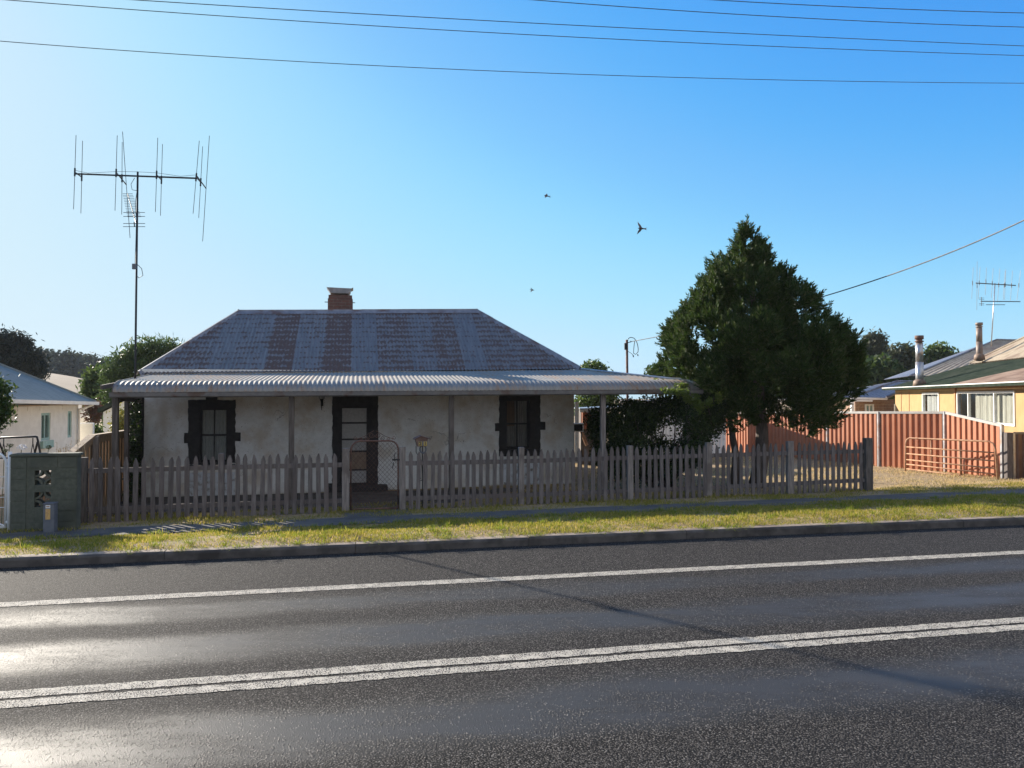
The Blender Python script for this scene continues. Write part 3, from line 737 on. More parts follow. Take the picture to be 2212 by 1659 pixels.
for x0_, x1_ in ((c0 - .09, c0 + .02), (c1 - .02, c1 + .07)): q = MB(); q.tube([H(x0_, cw + .05, cz - .22), H(x1_, cw + .05, cz - .22)], .012, 6); q.build('chimney_bracket', M['black'], ch)

# verandah roof: bullnose
gL, gR = PW(242, 852, WG), PW(1512, 845, WG); sGL, sGR = SWc(gL)[0], SWc(gR)[0]; zGL, zGR = gL.z + .04, gR.z + .04
def gz(s): return lerp(zGL, zGR, (s - sGL) / (sGR - sGL))
PR = []                                         # (fraction from wall to gutter, height blend)
def ver_prof(t):
    """t 0 at wall .. 1 at gutter -> (w, zfunc(s))"""
    if t < .6:
        k = t / .6; return lerp(WE + .01, WG + .62, k), ('flat', k)
    a_ = (t - .6) / .4 * math.pi / 2
    return WG + .62 - .60 * math.sin(a_), ('bull', math.cos(a_))
def ver_z(s, t):
    w, (kd, k) = ver_prof(t); ze = min(ez(s), zER) - .03; zb = gz(s) + .25
    return w, (lerp(ze, zb, k) if kd == 'flat' else gz(s) + .25 * k)
sHIP0, wHIP0 = sER, WE
def ver_pt_full(s, t):
    w, z = ver_z(s, t); return H(s, w, z)
def s_max(w): return lerp(sER, sGR, (WE - w) / (WE - WG))
def ver_pt(s, t):
    # beyond the wall end the sheets start at the hip line
    if s > sER:
        wlim = lerp(WE, WG, (s - sER) / (sGR - sER)); tlo = 0.0
        lo, hi = 0.0, 1.0
        for _ in range(24):
            md = (lo + hi) / 2
            if ver_prof(md)[0] > wlim: lo = md
            else: hi = md
        tlo = lo; return ver_pt_full(s, lerp(tlo, 1.0, t))
    return ver_pt_full(s, t)
alv = list(np.linspace(sGL, sGR - .01, int((sGR - sGL) / .1 * 6)))
vpan = {}
def rust_ver(s):
    k = int((s - sGL) / .78)
    if k not in vpan: vpan[k] = random.choice([0, .05, .08, .12, .18, .26])
    return vpan[k] + (.05 if s > sER - .6 else 0)
ver = corr('verandah_roof', M['ver'], cot, alv, 22, ver_pt, pitch=.1, amp=.0085, rust=rust_ver)
# return along the right-hand end
def ret_pt(w, t):
    k = t; tt = k
    wv, _ = ver_prof(tt); fr = (WE - wv) / (WE - WG); s = lerp(sER, sGR, fr)
    z = ver_z(min(s, sGR), tt)[1]
    return s, wv, z
def ret(w, t):
    wmin_fr = (WE - w) / (WE - WG) if w < WE else 0.0
    lo, hi = 0.0, 1.0
    if wmin_fr > 0:
        for _ in range(24):
            md = (lo + hi) / 2
            if (WE - ver_prof(md)[0]) / (WE - WG) < wmin_fr: lo = md
            else: hi = md
    s, wv, z = ret_pt(w, lerp(lo, 1.0, t)); return H(s, w, z)
corr('side_verandah_roof', M['ver'], cot, list(np.linspace(WG + .02, WW + 4, 300)), 14, ret, pitch=.1, amp=.013, rust=lambda w: .1)
q = MB(); hp = []
for i in range(23):
    w, _ = ver_prof(i / 22); fr = (WE - w) / (WE - WG); s = lerp(sER, sGR, fr); hp.append(H(s, w, ver_z(s, i / 22)[1] + .022))
q.tube(hp, .028, 6); q.build('verandah_hip_cap', M['galv'], cot)
# gutter
q = MB(); y0 = 0
for (p0, p1) in ((H(sGL - .02, WG - .06, zGL - .055), H(sGR + .03, WG - .06, zGR - .055)),):
    n = 6; pr = [(.06, .05), (.055, -.05), (-.03, -.055), (-.055, -.03), (-.06, .045), (-.066, .055)]
    a = [p0 + H(0, w, z) for w, z in pr]; b = [p1 + H(0, w, z) for w, z in pr]
    q.add(a + b, [(i, i + 1, i + 1 + n, i + n) for i in range(n - 1)] + [tuple(range(n)), tuple(range(2 * n - 1, n - 1, -1))])
q.build('gutter', M['gutter'], cot)
q = MB(); q.fb(sGL - .015, sGL + .01, WG, WE, 0, 0) if False else None
for i in range(22):
    (wa, _), (wb, _) = ver_prof(i / 22), ver_prof((i + 1) / 22)
    za, zb = ver_z(sGL, i / 22)[1], ver_z(sGL, (i + 1) / 22)[1]
    q.slab([H(sGL - .012, wa, za - .05), H(sGL - .012, wb, zb - .05), H(sGL - .012, wb, zb + .018), H(sGL - .012, wa, za + .018)], H(.02, 0, 0))
q.build('verandah_barge', M['gutter'], cot)

# ivy trellis closing the left end of the verandah
tr = thing('ivy_trellis', 'timber trellis thick with ivy at the left end of the verandah', 'trellis', H(mid_s, mid_w, -.25))
q = MB()
p0, p1 = H(mid_s + .03, mid_w + .05, 0), H(sA - .01, WW - .03, 0)
for i in range(9):
    a = p0.lerp(p1, i / 8); q.bar(a + Vector((0, 0, -.2)), a + Vector((0, 0, 1.95)), .025, .012)
for i in range(12):
    z = -.1 + i * .18; q.bar(p0 + Vector((.014, -.014, z)), p1 + Vector((.014, -.014, z)), .012, .025)
q.build('lattice', M['wooddark'], tr)
n = 2600; tt = rng.random(n); P = np.array(p0)[None] + (np.array(p1 - p0))[None] * tt[:, None]
P[:, 2] = rng.uniform(-.25, 2.0, n); P += rng.normal(0, .045, (n, 3))
A, B = leaves(P, .036, .75); quads('ivy_leaf_mass', P, A, B, M['vine'], tr)

# wall lantern
lp = PW(695, 862, WW - .16); la = thing('wall_lantern', 'small black wall lantern hanging under the verandah beside the door', 'lantern', lp)
q = MB(); q.bx(lp, (.10, .10, .012), TH); q.bx(lp + Vector((0, 0, .15)), (.13, .13, .012), TH)
for dx in (-.05, .05):
    for dy in (-.05, .05): q.bx(lp + Vector((dx, dy, .075)), (.012, .012, .14), TH)
q.tube([lp + Vector((0, 0, -.006)), lp + Vector((0, 0, -.06)), lp + Vector((0, 0, -.28))], [.05, .028, .005], 8)
q.bar(lp + Vector((0, 0, -.05)), H(SWc(lp)[0], WW, lp.z - .12), .02, .02); q.bx(H(SWc(lp)[0], WW - .006, lp.z - .1), (.06, .012, .16), TH)
q.build('lantern_frame', M['black'], la)
q = MB(); q.bx(lp + Vector((0, 0, .075)), (.085, .085, .13), TH); q.build('lantern_glass', M['curtain'], la)

# ------------------------------------------------------------------ picket fence
WF = 14.70
def ftop(px): return float(np.interp(px, [185, 480, 748, 870, 1126, 1360, 1530, 1706, 1862], [990, 983, 978, 976, 972, 965, 961, 957, 954]))
def fbot(px): return float(np.interp(px, [185, 480, 748, 870, 1126, 1360, 1530, 1706, 1862], [1130, 1117, 1107, 1102, 1094, 1084, 1077, 1067, 1058]))
def picket(s, zb, zt, wd=.082, th=.018, root=None, px=0):
    q = MB(); tl = random.gauss(0, .009); dw = random.uniform(-.008, .008); h = zt - zb; tip = .105 * random.uniform(.85, 1.15); sk = random.uniform(-.012, .012)
    wd *= random.uniform(.92, 1.08)
    poly = [(s - wd / 2, zb), (s + wd / 2, zb), (s + wd / 2 + tl, zt - tip), (s + wd * .40 + tl, zt - tip * .62), (s + .009 + sk + tl, zt), (s - .009 + sk + tl, zt), (s - wd * .40 + tl, zt - tip * .62), (s - wd / 2 + tl, zt - tip)]
    q.prism(poly, WF - .03 + dw, WF - .03 + th + dw)
    return q.build('picket', M['wood'], root)
def fpost(px, root, wpx, ytop, ybot, mat=None, wd=None, name='post', dp=.10, w0=WF - .036):
    s = S(px, WF); zt, zb = ZW(px, ytop, WF), ZW(px, ybot, WF); wd = wd or (S(px + wpx / 2, WF) - S(px - wpx / 2, WF))
    q = MB(); q.fb(s - wd / 2, s + wd / 2, w0, w0 + dp, zb - .1, zt)
    for z in (zt - .14, zt - .4, zb + .25): q.bx(H(s + random.uniform(-.01, .01), w0 - .004, z), (.014, .01, .014), TH)
    return q.build(name, mat or M['wood'], root, bevel=.006)
def rails(pxs, root):
    for frac in (.80, .20):
        for x0, x1 in zip(pxs[:-1], pxs[1:]):
            q = MB(); zz = []
            for x in (x0, x1): zt, zb = ZW(x, ftop(x), WF), ZW(x, fbot(x), WF); zz.append(zb + (zt - zb) * frac)
            q.bar(H(S(x0, WF), WF + .01, zz[0]), H(S(x1, WF), WF + .01, zz[1]), .04, .085)
            q.build('rail', M['wood'], root)
f1 = thing('picket_fence', 'weathered grey picket fence to the left of the garden gate', 'picket fence', H(S(480, WF), WF, zg(S(480, WF), WF)), 'picket fence runs along the cottage front')
rails([172, 479, 752], f1)
s = S(200, WF); stepL = .1465; e = S(736, WF); post_s = S(479, WF)
while s < e:
    if abs(s - post_s) > .1:
        px = CX + F * (s * ct - WF * st) / (s * st + WF * ct)
        picket(s, ZW(px, fbot(px), WF) + random.uniform(-.015, .02), ZW(px, ftop(px), WF) + random.uniform(-.024, .016), root=f1)
    s += stepL * random.uniform(.95, 1.05)
fpost(479, f1, 12.5, 979, 1118); fpost(747.5, f1, 16, 968.5, 1108, M['woodpost'])
fpost(183, f1, 14, 988, 1133, M['wooddark'])
f2 = thing('picket_fence', 'weathered grey picket fence running right from the garden gate to the driveway post', 'picket fence', H(S(1360, WF), WF, zg(S(1360, WF), WF)), 'picket fence runs along the cottage front')
posts2 = [(1126, 11.5, 966, 1094), (1360.5, 12, 962.5, 1085), (1530.5, 12, 956, 1077), (1706, 13, 953, 1068)]
rails([868, 1126, 1360, 1530, 1706, 1868], f2)
ps = [S(p[0], WF) for p in posts2]; s = S(888, WF); e = S(1858, WF)
while s < e:
    if min(abs(s - x) for x in ps) > .085:
        px = CX + F * (s * ct - WF * st) / (s * st + WF * ct)
        picket(s, ZW(px, fbot(px), WF) + random.uniform(-.015, .02), ZW(px, ftop(px), WF) + random.uniform(-.024, .016), .078, root=f2)
    s += .1385 * random.uniform(.95, 1.05)
for p in posts2: fpost(p[0], f2, p[1], p[2], p[3], M['woodpost'])
fpost(870, f2, 13, 965.5, 1103, M['woodpost'])
fpost(1873, f2, 15, 946, 1060, M['wooddark'], name='end_post', dp=.13, w0=WF - .07)

# ------------------------------------------------------------------ garden gate
gx0, gx1 = S(758.5, WF), S(860.5, WF); gz0, gz1 = ZW(810, 1101, WF), ZW(810, 952.5, WF)
gt = thing('garden_gate', 'rusty tube and chain wire garden gate between the grey gate posts', 'gate', H((gx0 + gx1) / 2, WF, gz0))
def arc2(c, r, a0, a1, n=8): return [(c[0] + r * math.cos(lerp(a0, a1, i / n)), c[1] + r * math.sin(lerp(a0, a1, i / n))) for i in range(n + 1)]
rr = .17; pts = [(gx0, gz0)] + arc2((gx0 + rr, gz1 - rr), rr, math.pi, math.pi / 2) + arc2((gx1 - rr, gz1 - rr), rr, math.pi / 2, 0) + [(gx1, gz0)]
q = MB(); q.tube([H(x, WF, z) for x, z in pts], .0165, 8); q.tube([H(gx0, WF, gz0 + .02), H(gx1, WF, gz0 + .02)], .0165, 8); q.build('gate_frame', M['rustpipe'], gt, True)
q = MB(); d = .085
def clipd(p, dv):
    x, z = p
    while gx0 < x < gx1 and gz0 < z < gz1 - (0 if gx0 + rr < x < gx1 - rr else rr * .3): x += dv[0] * .02; z += dv[1] * .02
    return x, z
k = 0
W_ = gx1 - gx0; Hh = gz1 - gz0; cc = -Hh
while cc < W_ + Hh:
    for sg in (1, -1):
        # line z - gz0 = sg*(x - gx0 - cc) style
        pts2 = []
        for i in range(61):
            z = gz0 + Hh * i / 60; x = gx0 + cc + (z - gz0) * .92 if sg > 0 else gx0 + cc + Hh - (z - gz0) * .92
            lim = gz1
            if x < gx0 + rr: dx = gx0 + rr - x; lim = gz1 - rr + math.sqrt(max(rr * rr - dx * dx, 0))
            if x > gx1 - rr: dx = x - gx1 + rr; lim = gz1 - rr + math.sqrt(max(rr * rr - dx * dx, 0))
            if gx0 <= x <= gx1 and z <= lim: pts2.append(H(x, WF + .003 * sg, z))
        if len(pts2) > 2: q.tube([pts2[0], pts2[-1]], .0027, 4, cap=False)
    cc += d
q.build('chain_wire', M['rustpipe'], gt)
def spiral(c, r0, turns, sg, n=22): return [(c[0] + sg * r0 * (1 - .7 * i / n) * math.cos(2 * math.pi * turns * i / n + math.pi), c[1] + r0 * (1 - .7 * i / n) * math.sin(2 * math.pi * turns * i / n + math.pi)) for i in range(n + 1)]
q = MB(); gc = (gx0 + gx1) / 2 + .0
for sg in (1, -1):
    q.tube([H(gc + sg * .02, WF, gz1 + .20), H(gc + sg * .20, WF, gz1 + .09), H(gc + sg * .36, WF, gz1 + .035)], .006, 5)
    for (dx, dz, r_) in ((.06, .11, .055), (.15, .055, .045), (.26, .04, .032), (.37, .06, .04)):
        q.tube([H(x, WF, z) for x, z in spiral((gc + sg * dx, gz1 + dz), r_, 1.3, sg)], .006, 5)
q.build('scroll_work', M['rustpipe'], gt)
q = MB(); c = H(gx1 - .06, WF - .02, lerp(gz0, gz1, .70)); q.tube([c, c + Vector((-.02, 0, .10)), c + Vector((0, 0, .16))], .008, 6); q.tube([c + Vector((-.03, 0, -.02)), c + Vector((-.05, 0, -.14))], .009, 6); q.bar(c + Vector((-.06, 0, .03)), c + Vector((.09, .02, .03)), .02, .03)
q.build('latch', M['black'], gt)

# ------------------------------------------------------------------ letterbox
WL = 15.0; lx = S(913, WL); lb = thing('letterbox', 'small brown metal letterbox numbered 21 on a scrolled stand behind the fence', 'letterbox', H(lx, WL, zg(lx, WL)))
zl = lambda y: ZW(908, y, WL)
sx = lambda px: S(px, WL, 955)
q = MB(); x0, x1 = sx(896.5), sx(923); zb, zt = zl(963.5), zl(946.5)
q.prism([(x0 + .035, zb), (x1 - .02, zb), (x1, zt), (x0, zt), ], WL - .14, WL + .14); box = q.build('letterbox_body', M['boxmetal'], lb)
q = MB(); xa, xl, xr = sx(908), sx(893), sx(928); za, ze_ = zl(940.5), zl(948.5)
q.prism([(xl, ze_), (xa, za - .012), (xr, ze_), (xr, ze_ + .012), (xa, za), (xl, ze_ + .012)], WL - .18, WL + .17)
q.prism([(x0 + .002, zt - .001), (x1 - .002, zt - .001), (xa, za - .014)], WL - .135, WL + .13); q.build('letterbox_roof', M['boxmetal'], lb)
q = MB(); fx0, fx1 = sx(902), sx(922.5); fz0, fz1 = zl(962.5), zl(952.5); q.prism([(fx0 + .004, fz0), (fx1 - .01, fz0), (fx1, fz1), (fx0, fz1)], WL - .148, WL - .141); q.build('front_panel', M['meter'], lb)
for dig, pxc in (('2', 906.4), ('1', 917.2)):
    c = H(sx(pxc), WL - .152, zl(957.6)); q = MB(); hw, hh = .032, .044
    q.fb(sx(pxc) - hw, sx(pxc) + hw, WL - .153, WL - .149, c.z - hh, c.z + hh); pl = q.build('number_plate', M['yellow'], lb)
    cu = bpy.data.curves.new('digit', 'FONT'); cu.body = dig; cu.size = .10; cu.align_x = 'CENTER'; cu.align_y = 'CENTER'; cu.extrude = .001; cu.offset = .003
    tmp = bpy.data.objects.new('digit_text', cu); COL.objects.link(tmp); bpy.context.view_layer.update()
    me = bpy.data.meshes.new_from_object(tmp.evaluated_get(bpy.context.evaluated_depsgraph_get())); me.name = 'digit'; bpy.data.objects.remove(tmp)
    me.materials.clear(); o = link_mesh('digit', me, M['ink'])
    o.parent = pl; o.location = H(sx(pxc), WL - .1545, c.z) - LOC[lb]; o.rotation_euler = (R(90), 0, TH); LOC[o] = LOC[lb]
q = MB(); rc = H(sx(913.5), WL - .05, zl(970)); ringp = [(rc + H(0.062 * math.cos(a), 0, .078 * math.sin(a))) for a in [2 * math.pi * i / 20 for i in range(20)]]
q.tube(ringp, .016, 8, closed=True)
q.build('newspaper_ring', M['meter'], lb, True)
q = MB(); q.tube([H(lx, WL, zg(lx, WL) - .05), H(lx, WL, zb + .005)], .012, 6); q.tube([H(lx - .13, WL, zb), H(lx - .13, WL, zb - .12), H(lx - .02, WL, zb - .3), H(lx, WL, zb - .62)], .008, 6)
for zz_ in (zb - .28, zb - .66, zb - .92): q.tube([H(x, WL, z) for x, z in spiral((lx - .045, zz_), .045, 1.0, -1)], .007, 5)
q.build('stand', M['black'], lb)

# ------------------------------------------------------------------ block wall, meter, white gate
WBk = 13.6
bs0, bs1 = S(25, WBk), S(168, WBk); bz = zg(bs0, WBk) - .03; bt = ZW(60, 980, WBk)
bw = thing('block_pillar', 'green painted concrete block wall with two pierced breeze blocks beside the white gate', 'block wall', H(bs0, WBk, bz))
q = MB(); gap = .014; nrow = 7; rh = (bt - .06 - bz) / nrow
vx0, vx1 = S(77, WBk), S(112, WBk)
rows_hole = {}
vz = [(ZW(60, 1048 - 0.0, WBk), ZW(60, 1017, WBk)), (ZW(60, 1096, WBk), ZW(60, 1064, WBk))]
q.fb(bs0, vx0 - .002, WBk, WBk + .19, bz - .2, bt - .05); q.fb(vx1 + .002, bs1, WBk, WBk + .19, bz - .2, bt - .05)
(za0, za1), (zb0, zb1) = vz
q.fb(vx0 - .001, vx1 + .001, WBk, WBk + .19, za1 + .002, bt - .05); q.fb(vx0 - .001, vx1 + .001, WBk, WBk + .19, zb1 + .002, za0 - .002); q.fb(vx0 - .001, vx1 + .001, WBk, WBk + .19, bz - .2, zb0 - .002)
body = q.build('block_body', M['block'], bw)
# raised faces of the blocks (mortar lines between)
q = MB(); cols = [bs0, vx0 - .11, vx1 + .11, bs1]
for r_ in range(nrow):
    z0, z1 = bz + r_ * rh, bz + (r_ + 1) * rh
    off = 0 if r_ % 2 else .0
    for ci in (0, 2):
        q.fb(cols[ci] + .002, cols[ci + 1] - gap, WBk - .011, WBk + .001, z0 + gap / 2, z1 - gap / 2)
    if r_ in (0, 6): q.fb(cols[1] + .002, cols[2] - gap, WBk - .011, WBk + .001, z0 + gap / 2, z1 - gap / 2)
q.build('block_courses', M['block'], bw)
q = MB()
q.prism([(bs0 - .02, bt - .049), (bs1 + .03, bt - .049), (bs1 + .03, bt), (bs0 + .02, bt), (bs0 - .02, bt - .02)], WBk - .025, WBk + .22); q.build('coping', M['block'], bw, bevel=.01)
for (z0, z1) in vz:
    q = MB(); cxm = (vx0 + vx1) / 2; czm = (z0 + z1) / 2; hx, hz = (vx1 - vx0) / 2, (z1 - z0) / 2; n = 12
    for (ex, ezz) in ((-1, -1), (1, -1), (1, 1), (-1, 1)):
        ccx, ccz = cxm + ex * hx, czm + ezz * hz
        a0 = math.atan2(-ezz, -ex) - math.pi / 4
        ro, ri = .97, .70
        outer = [(ccx + hx * ro * math.cos(a0 + math.pi / 2 * i / n), ccz + hz * ro * math.sin(a0 + math.pi / 2 * i / n)) for i in range(n + 1)]
        inner = [(ccx + hx * ri * math.cos(a0 + math.pi / 2 * i / n), ccz + hz * ri * math.sin(a0 + math.pi / 2 * i / n)) for i in range(n, -1, -1)]
        for i in range(n):
            q.prism([outer[i], outer[i + 1], inner[n - 1 - i], inner[n - i]], WBk + .02, WBk + .15)
    q.build('breeze_block', M['block'], bw)
WM = WBk - .32
mx0, mx1 = S(95.5, WM), S(119.5, WM); mz0, mz1 = zg(mx0, WM) - .02, ZW(107, 1087, WM)
mp = thing('service_pillar', 'grey cable marker box with a worn yellow label before the green block wall', 'utility box', H((mx0 + mx1) / 2, WM, mz0))
q = MB(); q.fb(mx0, mx1, WM, WM + .16, mz0, mz1 - .02); q.build('housing', M['meter'], mp, bevel=.012)
q = MB(); q.fb(mx0 - .006, mx1 + .006, WM - .008, WM + .168, mz1 - .018, mz1); q.build('lid', M['meter'], mp, bevel=.006)
q = MB(); lx0, lx1 = lerp(mx0, mx1, .24), lerp(mx0, mx1, .66); lz1, lz0 = lerp(mz0, mz1, .94), lerp(mz0, mz1, .48); q.fb(lx0, lx1, WM - .004, WM - .001, lz0, lerp(lz0, lz1, .72)); st_ = q.build('label_plate', M['sticker'], mp)
q = MB(); q.fb(lx0, lx1, WM - .0045, WM - .001, lerp(lz0, lz1, .78), lz1); q.build('label_plate', M['white'], mp)
q = MB()
for i in range(6):
    z = lerp(lz0, lz1, .08 + .1 * i); q.fb(lx0 + .012, lx1 - .012 - random.uniform(0, .04), WM - .006, WM - .0041, z, z + .01)
q.fb(lx0 + .01, lx1 - .01, WM - .007, WM - .0046, lerp(lz0, lz1, .86), lerp(lz0, lz1, .93)); q.build('label_print', M['gaterust'], mp)
# white tube gate at far left
wx1, wpx = S(15.5, 13.75), S(22, 13.7); wz0 = zg(wx1, 13.7)
wg = thing('tubular_gate', 'white painted tube gate hung on a white post at the left edge', 'gate', H(wx1, 13.75, wz0))
zt_g = ZW(10, 977, 13.75); q = MB(); x_l = wx1 - 2.6
pts = [(x_l, wz0 + .06)] + arc2((x_l + .2, zt_g - .2), .2, math.pi, math.pi / 2) + arc2((wx1 - .2, zt_g - .2), .2, math.pi / 2, 0) + [(wx1, wz0 + .06)]
q.tube([H(x, 13.75, z) for x, z in pts], .021, 8); q.tube([H(x_l, 13.75, wz0 + .07), H(wx1, 13.75, wz0 + .07)], .021, 8)
q.build('gate_frame', M['white'], wg, True)
q = MB()
for y in (1030, 1054, 1074, 1096):
    z = ZW(10, y, 13.75); q.tube([H(x_l, 13.75, z), H(wx1, 13.75, z)], .006, 6)
q.tube([H(wx1, 13.75, wz0 + .08), H(wx1 - .7, 13.75, wz0 + .42)], .015, 6)
q.build('gate_wire', M['white'], wg)
q = MB(); q.tube([H(wpx, 13.72, wz0 - .1), H(wpx, 13.72, ZW(22, 976, 13.7))], .03, 10); q.build('gate_post', M['white'], wg, True)
q = MB(); q.tube([H(wx1, 13.75, zt_g - .24), H(wpx, 13.72, zt_g - .24)], .02, 6); q.tube([H(wx1, 13.75, wz0 + .15), H(wpx, 13.72, wz0 + .15)], .02, 6); q.build('hinge', M['white'], wg)

# side paling fence between the two properties
sp0 = -5.26
spf = thing('paling_fence', 'brown timber paling fence with sloping front capping between the two yards', 'paling fence', H(sp0, 14.0, zg(sp0, 14)))
ztopf = 1.31
def ptop(w): return float(np.interp(w, [13.85, 16.45, 16.5, 30], [.68, ztopf - .01, ztopf, ztopf]))
q = MB(); w = 13.9; i = 0
while w < 24:
    wd = .1; zt = ptop(w + .05) - .03; q.fb(sp0 - .03 + .012 * (i % 2), sp0 - .012 + .012 * (i % 2), w, w + wd - .012, zg(sp0, w) - .02, zt); w += wd; i += 1
q.build('palings', M['paling'], spf)
for w in (16.5, 18.7, 20.9, 23.1):
    q = MB(); q.fb(sp0 + .03, sp0 + .13, w - .05, w + .05, -.4, ptop(w) + .0); q.build('post', M['woodpost'], spf)
q = MB(); q.bar(H(sp0 + .0, 13.82, ptop(13.82) + .0), H(sp0 + .0, 16.52, ztopf + .0), .14, .05); q.bar(H(sp0, 16.53, ztopf), H(sp0, 24, ztopf), .14, .05)
q.bar(H(sp0 + .02, 13.9, ptop(13.9) - .09), H(sp0 + .02, 16.5, ztopf - .09), .03, .12); q.bar(H(sp0 + .02, 16.57, ztopf - .09), H(sp0 + .02, 24, ztopf - .09), .03, .12)
q.build('capping', M['paling'], spf)

# ------------------------------------------------------------------ television antenna
YM = 16.2
mb, mt = PY(292.2, 800, YM), PY(297.5, 371, YM)
base = Vector((mb.x - .002, YM, 2.42))
an = thing('tv_antenna', 'tall television antenna with paired vertical rods on a thin mast above the verandah corner', 'tv antenna', base)
q = MB(); q.tube([base, mb, mt], [.025, .024, .021], 10); q.build('mast', M['black'], an, True)
def az(x, y, Y=YM): return PY(115.2 + .2431 * x, 259.2 + .2431 * y, Y)
q = MB(); q.tube([az(195, 478), az(1275, 518)], .019, 8); q.build('boom', M['black'], an, True)
for (t1, b1, t2, b2) in (((202, 135), (180, 793), (260, 185), (245, 830)), ((568, 137), (548, 805), (612, 197), (608, 840)), ((928, 158), (907, 817), (970, 215), (952, 850)), ((1297, 185), (1242, 832), (1327, 235), (1292, 870))):
    q = MB()
    A1, B1, A2, B2 = az(*t1), az(*b1), az(*t2, YM + .45), az(*b2, YM + .45)
    q.tube([A1, B1], .006, 6); q.tube([A2, B2], .006, 6)
    c1, c2 = A1.lerp(B1, .5), A2.lerp(B2, .5); q.tube([c1, c2], .014, 6)
    for c, d in ((c1, A1 - B1), (c2, A2 - B2)): d = d.normalized() * .09; q.tube([c - d, c + d], .018, 6)
    q.build('dipole_pair', M['black'], an)
for (t1, b1, fr) in (((615, 103), (682, 1048), (555, 460)), ((1387, 140), (1327, 1078), (1270, 490))):
    q = MB(); A1, B1 = az(*t1, YM + .95), az(*b1, YM + .95); q.tube([A1, B1], .0065, 6); q.tube([az(*fr), A1.lerp(B1, .5)], .013, 6); q.build('reflector_rod', M['black'], an)
q = MB(); p0, p1 = az(735, 915, YM - .03), az(660, 655, YM + 1.1); q.tube([p0, p1], .011, 6)
for i in range(15):
    c = p0.lerp(p1, .2 + .8 * i / 14); l = lerp(.34, .26, i / 14) / 2 * .9; q.tube([c - Vector((l, 0, 0)), c + Vector((l, 0, 0))], .005, 5)
for y in (822, 857, 920, 948):
    c = az(718, y, YM - .04 + (950 - y) * .003); q.tube([c - Vector((.24, 0, 0)), c + Vector((.24, 0, 0))], .0065, 5)
q.tube([az(718, 905, YM - .04), az(722, 948, YM - .04)], .012, 6)
q.build('uhf_yagi', M['black'], an)
q = MB(); c = az(720, 1302, YM - .05); q.bx(c, (.085, .05, .12)); q.build('amplifier_box', M['meter'], an, bevel=.006)
q = MB(); q.tube([c + Vector((.05, 0, .06)), c + Vector((.17, -.02, -.05)), c + Vector((.2, -.02, -.2)), c + Vector((.1, 0, -.25)), c + Vector((.05, 0, -.2))], .007, 6)
q.tube([az(740, 628, YM - .04), az(700, 620, YM - .05), az(690, 570, YM - .05), az(722, 515, YM)], .006, 5); q.tube([az(195, 448), az(310, 472), az(560, 458), az(740, 460), az(920, 470), az(1130, 500), az(1270, 488)], .004, 5)
q.tube([az(742, 640, YM - .04), az(728, 740, YM - .045), az(738, 870, YM - .04), az(732, 1100, YM - .04), az(726, 1290, YM - .04)], .006, 5); q.build('coax_cable', M['black'], an)

# right-hand antenna on the orange house
YR = 34.0
def ar(x, y, Y=YR): return PY(2050.7 + .1042 * x, 564.5 + .1042 * y, Y)

# ------------------------------------------------------------------ cypress tree
TY = 18.6
tb = PY(1630, 1050, TY); tb.z = zg(*SWc(tb)) - .02
cy = thing('cypress_tree', 'large dense dark green conical cypress standing right of the verandah', 'tree', tb)
SIL_L = [(503, 1603), (527, 1598), (537, 1578), (561, 1576), (574, 1543), (596, 1541), (607, 1514), (655, 1503), (678, 1472), (711, 1465), (727, 1442), (756, 1436), (801, 1432), (830, 1462), (870, 1515), (905, 1560), (930, 1590)]
SIL_R = [(503, 1609), (520, 1640), (544, 1641), (565, 1667), (600, 1677), (624, 1714), (640, 1733), (669, 1762), (700, 1770), (720, 1804), (756, 1828), (791, 1839), (829, 1840), (864, 1829), (888, 1808), (909, 1790), (930, 1750)]
def crown_axis(y):
    a, b_ = np.interp(y, [v[0] for v in SIL_L], [v[1] for v in SIL_L]), np.interp(y, [v[0] for v in SIL_R], [v[1] for v in SIL_R]); p, q_ = PY(a, y, TY), PY(b_, y, TY)
    return (p.x + q_.x) / 2, max(.05, (q_.x - p.x) / 2 - .04), p.z
q = MB(); pts = [tb - Vector((0, 0, .2))]; rs = [.22]
for y, r_ in ((985, .17), (930, .15), (830, .12), (700, .08), (560, .03)):
    c, r0, z = crown_axis(y); x = lerp(PY(1630, y, TY).x, c, .4); pts.append(Vector((x, TY, z))); rs.append(r_)
q.tube(pts, rs, 10)
p0 = Vector((tb.x - .45, TY + .2, tb.z)); q.tube([p0 - Vector((0, 0, .1)), PY(1590, 985, TY + .2), PY(1575, 900, TY + .3)], [.13, .10, .06], 8)
q.build('trunk', M['bark'], cy, True)
NS = 10500
ysamp = []
while len(ysamp) < NS:
    y = random.uniform(488, 935); r0 = crown_axis(y)[1]
    if random.random() < (r0 + .12) / 2.3: ysamp.append(y)
SP = []; SD = []
LUMPS = []
while len(LUMPS) < 330:
    y = random.uniform(505, 917); c, r0, z = crown_axis(y)
    if random.random() > (r0 + .25) / 2.4: continue
    th = random.uniform(0, 2 * math.pi); q_ = random.uniform(.14, .36) * (.45 + .55 * min(1, r0 / 1.5)); rd = max(0, r0 - .03 - q_ * random.uniform(.5, 1.1)) * (1 if len(LUMPS) < 190 else random.uniform(.25, .75))
    LUMPS.append((Vector((c + rd * math.cos(th), TY + rd * .95 * math.sin(th), z)), q_, th))
LUMPS += [(Vector((crown_axis(520)[0], TY, crown_axis(522)[2])), .13, 0), (Vector((crown_axis(527)[0] + .18, TY, crown_axis(542)[2])), .15, 0), (Vector((crown_axis(535)[0] - .1, TY, crown_axis(535)[2])), .2, 3)]
wts = [q_ ** 2 for c, q_, th in LUMPS]
